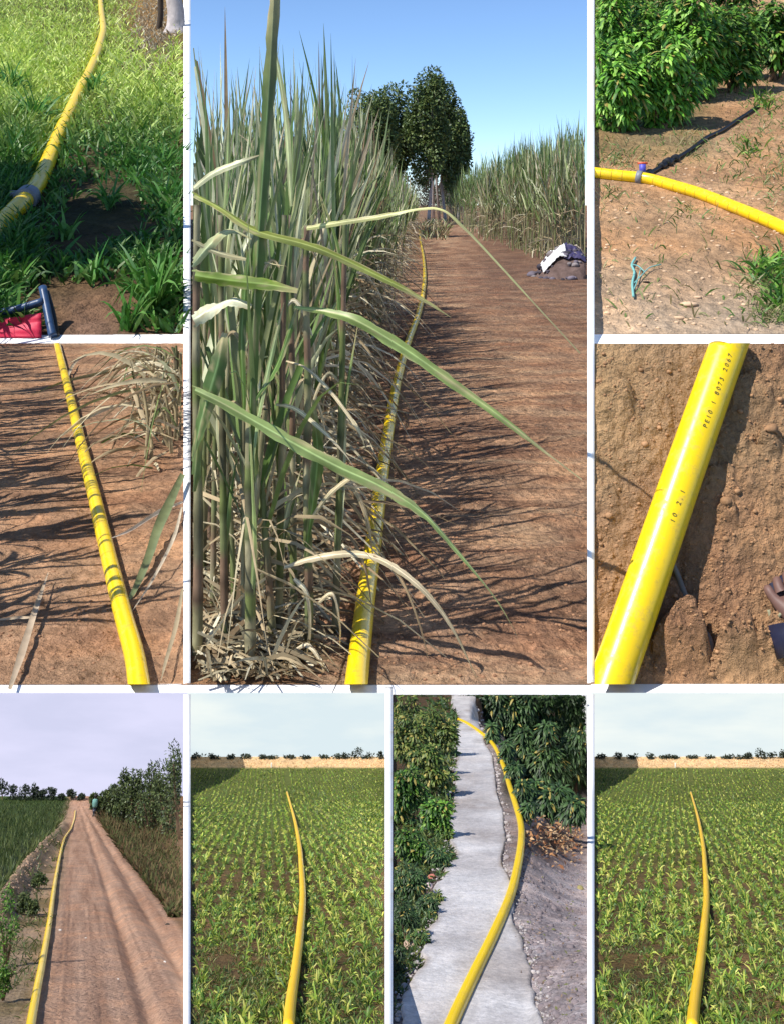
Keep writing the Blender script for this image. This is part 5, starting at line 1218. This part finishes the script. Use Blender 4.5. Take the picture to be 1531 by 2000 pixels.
V = P.reshape(-1, 3); Fc = np.stack([i, i + 1, i + nu + 1, i + nu], -1).reshape(-1, 4)
bt = np.concatenate([P[:, 0], P[:, -1]]) - [0, 0, .03]; n0 = len(V); V = np.vstack([V, bt])
r_ = np.arange(ny - 1); Fc = np.vstack([Fc, np.stack([r_ * nu, (r_ + 1) * nu, n0 + r_ + 1, n0 + r_], -1), np.stack([r_ * nu + nu - 1, n0 + ny + r_, n0 + ny + r_ + 1, (r_ + 1) * nu + nu - 1], -1)])
cc = mixc(lin(210, 206, 204), lin(182, 176, 174), fbm(X * 1.3, Yq * 1.3, 4, 86).ravel() * 2.5 + .4)
edge_ = np.broadcast_to(np.minimum(a, 1 - a), X.shape).ravel()
cc = mixc(cc, lin(150, 136, 124), np.clip(1.1 - edge_ / .10, 0, 1) * np.clip(.55 + 2.6 * fbm(X * 2, Yq * 2, 4, 87).ravel(), 0, 1))
cc = mixc(cc, lin(158, 148, 142), np.clip(fbm(X * .9, Yq * .9, 5, 89).ravel() * 4 - .25, 0, .75))
cc = np.vstack([cc, np.tile(lin(150, 142, 138), (len(bt), 1))])
tag(mk('concrete_path', V, Fc, soil_mat('rough_concrete', .25, .24, .9, relief=.012, tint=(1.0, .97, .93)), col=cc), 'rough pale grey concrete path with ragged edges', kind='structure')
cl = (768, 1144.5, 1356.5, 9e9)
DK = np.array([lin(52, 80, 40), lin(40, 64, 36), lin(70, 98, 52), lin(86, 112, 66)])
MX = np.array([lin(112, 128, 58), lin(86, 112, 48), lin(134, 140, 72), lin(70, 96, 40)])
for (x, yb, wp, top, cols, nl, L_, W_, lb) in (
        (800, 1520, 50, 1400, MX, 1500, 13, 6, 'yellowish shrub left of the path near the top'), (855, 1480, 40, 1385, MX, 1300, 12, 5, 'yellowish shrub beside the narrow end of the path'), (785, 1440, 40, 1365, MX * .9, 900, 11, 5, 'shrub in the upper left of the path picture'), (840, 1560, 46, 1460, MX * .8, 1400, 14, 7, 'green shrub left of the path middle'), (790, 1610, 40, 1510, BG * .55, 1200, 16, 8, 'bright green shrub at the left border of the path'), (850, 1640, 30, 1570, BG * .6, 700, 16, 8, 'small bright shrub close to the path edge'), (795, 1690, 34, 1625, BG * .5, 700, 14, 7, 'low shrub left of the path, lower middle'),
        (800, 1760, 40, 1700, DK * 1.1, 800, 11, 4, 'ground weeds left of where the path widens'), (790, 1840, 34, 1770, DK, 700, 11, 4, 'dark weeds at the left border of the wide path'), (850, 1700, 24, 1660, DK * 1.2, 400, 11, 4, 'weeds on the path edge, left middle'), (835, 1790, 22, 1750, DK * 1.2, 400, 11, 4, 'weed clump at the step of the path edge'), (778, 1900, 14, 1840, DK, 300, 10, 4, 'small weed clump low at the left border')):
    bush(b3, x, yb, wp, top, rg, lb, None, cols * rg.uniform(.8, 1.2), int(nl * 1.7), L_ * .68, W_ * .62, 20, .5, 'shrub', 4, .35, cl, leaf3=True, kc=(.18, .5))
n = 800; x = rg.normal(1085, 42, n); y = rg.normal(1632, 26, n); ok = (x > 1018) & (x < 1138) & (y > 1560); x, y = x[ok], y[ok]; n = len(x)
P = b3.at(x, y, .003); cc = np.array([lin(186, 136, 92), lin(150, 100, 66), lin(206, 170, 128), lin(120, 84, 60), lin(176, 150, 120)])[rg.integers(0, 5, n)] * rg.uniform(.6, 1.1, (n, 1))
g = clip_wall(leafq(P, unit_rand(n, rg) * [1, 1, .4] + [0, 0, .15], unit_rand(n, rg) * .5 + [0, 0, 1], rg.uniform(.012, .028, n), rg.uniform(.005, .012, n), cc), *cl)
stuff('leaf_litter', g, M_dry, 'heap of brown dry leaves right of the pipe bend', 'leaves')
n = 420; x = rg.uniform(985, 1142, n); y = rg.uniform(1660, 2000, n); ok = x > np.interp(y, [1660, 1800, 2000], [1010, 1000, 960]); x, y = x[ok], y[ok]; parts = []
for i in range(len(x)):
    P = b3.at(x[i], y[i]); parts.append(rock(P, rg.uniform(.002, .008), rg, .6))
V, Fc, C = cat(parts); V, Fc, C = clip_wall((V, Fc, C), *cl); tag(mk('yard_gravel', V, Fc, plain('yard_stone', tuple(lin(128, 116, 116)), .95, noise=.4, nscale=60), smooth=True), 'small stones on the grey soil right of the path', 'gravel', kind='stuff')
for (x, y, r_, c, lab) in ((845, 1716, 8, (196, 120, 100), 'reddish brick piece on the left edge of the path'), (835, 1738, 9, (206, 180, 176), 'pale stone below the brick piece'), (1132, 1738, 6, (150, 140, 90), 'mossy stone at the right border of the yard'), (1000, 1690, 8, (120, 112, 112), 'dark stone between path and pipe'), (988, 1676, 6, (150, 140, 140), 'grey stone at the path edge near the pipe'), (800, 1850, 12, (176, 150, 130), 'broken slab lump at the left edge of the path'), (815, 1822, 8, (190, 170, 160), 'small broken lump above the slab lump'), (880, 1635, 6, (180, 172, 164), 'pale stone at the left edge of the narrow path')):
    P = b3.at(float(x), float(y)); V, Fc, _ = rock(P + [0, 0, .002], r_ * P[1] / F, rg, .6)
    tag(mk('stone', V, Fc, plain('stone_%d' % x, tuple(lin(*c)), .9, noise=.25, nscale=60), smooth=False), lab, 'stone')
for i, x in enumerate((790, 850, 905, 960, 1020, 1080, 1130)):
    bush(b3, x, 1400, 40, 1338 if i != 2 else 1352, rg, 'dark hedge closing the upper end of the path', 'hedge at the end of the path', DK * .7, 900, 11, 4, 14, .2, 'hedge_bush', 3, .3, cl, Yp=11.6)
for (x, yb, wp, top, cols, nl, L_, W_, lb, Yp) in (
        (968, 1440, 26, 1345, DK, 900, 12, 4, 'dark bush at the top, right of the path end', 11.6), (1010, 1480, 40, 1342, DK, 1600, 13, 4, 'shady bush behind the pipe bend', 11.6),
        (1070, 1480, 46, 1340, DK * .9, 1900, 14, 4, 'shady bush in the upper right of the path picture', 11.7), (1122, 1480, 30, 1345, DK * .8, 1100, 14, 4, 'dark bush in the upper right corner of the path picture', 11.7),
        (1022, 1530, 30, 1420, DK * 1.1, 1300, 14, 4, 'dark bush above the pipe bend', 11.0), (1070, 1560, 44, 1420, DK, 1900, 15, 4.5, 'dark leafy bush in the middle of the right thicket', 10.8), (1122, 1560, 36, 1430, DK * .9, 1500, 15, 4.5, 'dark leafy bush at the right border of the path', 10.9),
        (1036, 1585, 24, 1520, DK * 1.3, 900, 15, 5, 'small bush touching the pipe', 5.2), (1078, 1600, 38, 1545, DK * 1.2, 1300, 16, 5, 'low dark bush above the dry leaves', 4.6), (1120, 1604, 22, 1560, DK * 1.1, 900, 16, 5, 'bush at the right border above the dry leaves', 4.4)):
    bush(b3, x, yb, wp, top, rg, lb, None, cols, nl, L_, W_, 18, .3, 'thicket_bush', 4, .45, cl, leaf3=True, kc=(.2, .5), Yp=Yp)
for (x, yb, wp, top, lb) in ((962, 1452, 9, 1415, 'small dark bush overhanging the pipe at its upper bend'), (990, 1492, 11, 1450, 'small dark bush right of the upper pipe'), (1004, 1530, 12, 1486, 'small dark bush leaning over the pipe'), (1020, 1566, 13, 1522, 'dark weeds right of the pipe above the dry leaves'), (1030, 1600, 12, 1562, 'weeds at the edge of the dry leaves')):
    P_ = 1285 / (yb - 1250.); bush(b3, x, yb, wp, top, rg, lb, None, DK * 1.05, 420, 13, 4, 10, .4, 'shrub', 3, .4, cl, leaf3=True, Yp=P_)
n = 9000; y = rg.uniform(1370, 1990, n); e = np.interp(y, ys[::-1], Lx[::-1]); x = e - np.abs(rg.normal(0, 1, n)) * 70 - 2
ok = (x > 770) & (fbm(x / 25, y / 25, 3, 88) > -.12); x, y = x[ok], y[ok]; n = len(x); Yg = b3.Yof(y)
g = grass(b3, x, y, rg.uniform(.4, 1.2, n) * .026 * np.maximum(Yg / 2.2, .8), .0035 * np.maximum(Yg / 2.2, .8), np.vstack([DK * 1.2, MX * .8])[rg.integers(0, 8, n)] * rg.uniform(.6, 1.1, (n, 1)), rg, .6, 1.0, 3)
stuff('path_weeds', clip_wall(g, *cl), M_leaf, 'matted weeds and grass along the left edge of the path', 'weeds')
parts = []
for k in range(900):
    yk = rg.uniform(1380, 2000); sd_ = rg.random() < .55
    xk = np.interp(yk, ys[::-1], (Lx if sd_ else Rx)[::-1]) + (-1 if sd_ else 1) * abs(rg.normal(0, 7)) * (yk - 1250) / 400 + rg.normal(0, 2)
    if not 772 < xk < 1138: continue
    P = b3.at(xk, yk, .004 if sd_ else .002); parts.append(rock(P, rg.choice([.001, .0018, .003, .005], p=[.4, .35, .2, .05]) * rg.uniform(.7, 1.4) * max(1, P[1] / 2.5), rg, .6))
V, Fc, C = cat(parts); V, Fc, C = clip_wall((V, Fc, C), *cl); tag(mk('edge_rubble', V, Fc, plain('edge_rubble', tuple(lin(176, 168, 164)), .95, .1, noise=.4, nscale=40), smooth=False), 'crumbled concrete and grit along the path edges', 'rubble', kind='stuff')
n = 260; x = rg.uniform(1000, 1140, n); y = rg.uniform(1640, 1990, n); ok = x > np.interp(y, [1640, 1800, 2000], [1030, 1012, 990]); x, y = x[ok], y[ok]; n = len(x)
cc = np.array([lin(120, 100, 84), lin(90, 76, 66), lin(150, 128, 108), lin(110, 112, 70)])[rg.integers(0, 4, n)]
g = clip_wall(leafq(b3.at(x, y, .003), unit_rand(n, rg) * [1, 1, .2] + [0, 0, .1], unit_rand(n, rg) * .4 + [0, 0, 1], rg.uniform(.004, .011, n), rg.uniform(.002, .005, n), cc), *cl)
stuff('yard_litter', g, M_dry, 'scattered small dry leaves on the grey yard', 'leaves')
for k in range(18):
    yb = rg.uniform(1420, 1880); x = np.interp(yb, ys[::-1], Lx[::-1]) - rg.uniform(-4, 14); wp = rg.uniform(6, 18) * (yb - 1250) / 400
    bush(b3, x, yb, wp, yb - wp * rg.uniform(.7, 1.6), rg, 'small weed clump creeping over the left edge of the path', 'weeds on the path edge', np.vstack([DK * 1.2, MX])[rg.integers(0, 8, 4)], int(60 + wp * 9), 9, 3, 7, .6, 'weed_clump', 2, .3, cl, leaf3=True, kc=(.2, .5), Yp=1285 / (yb - 1250.))
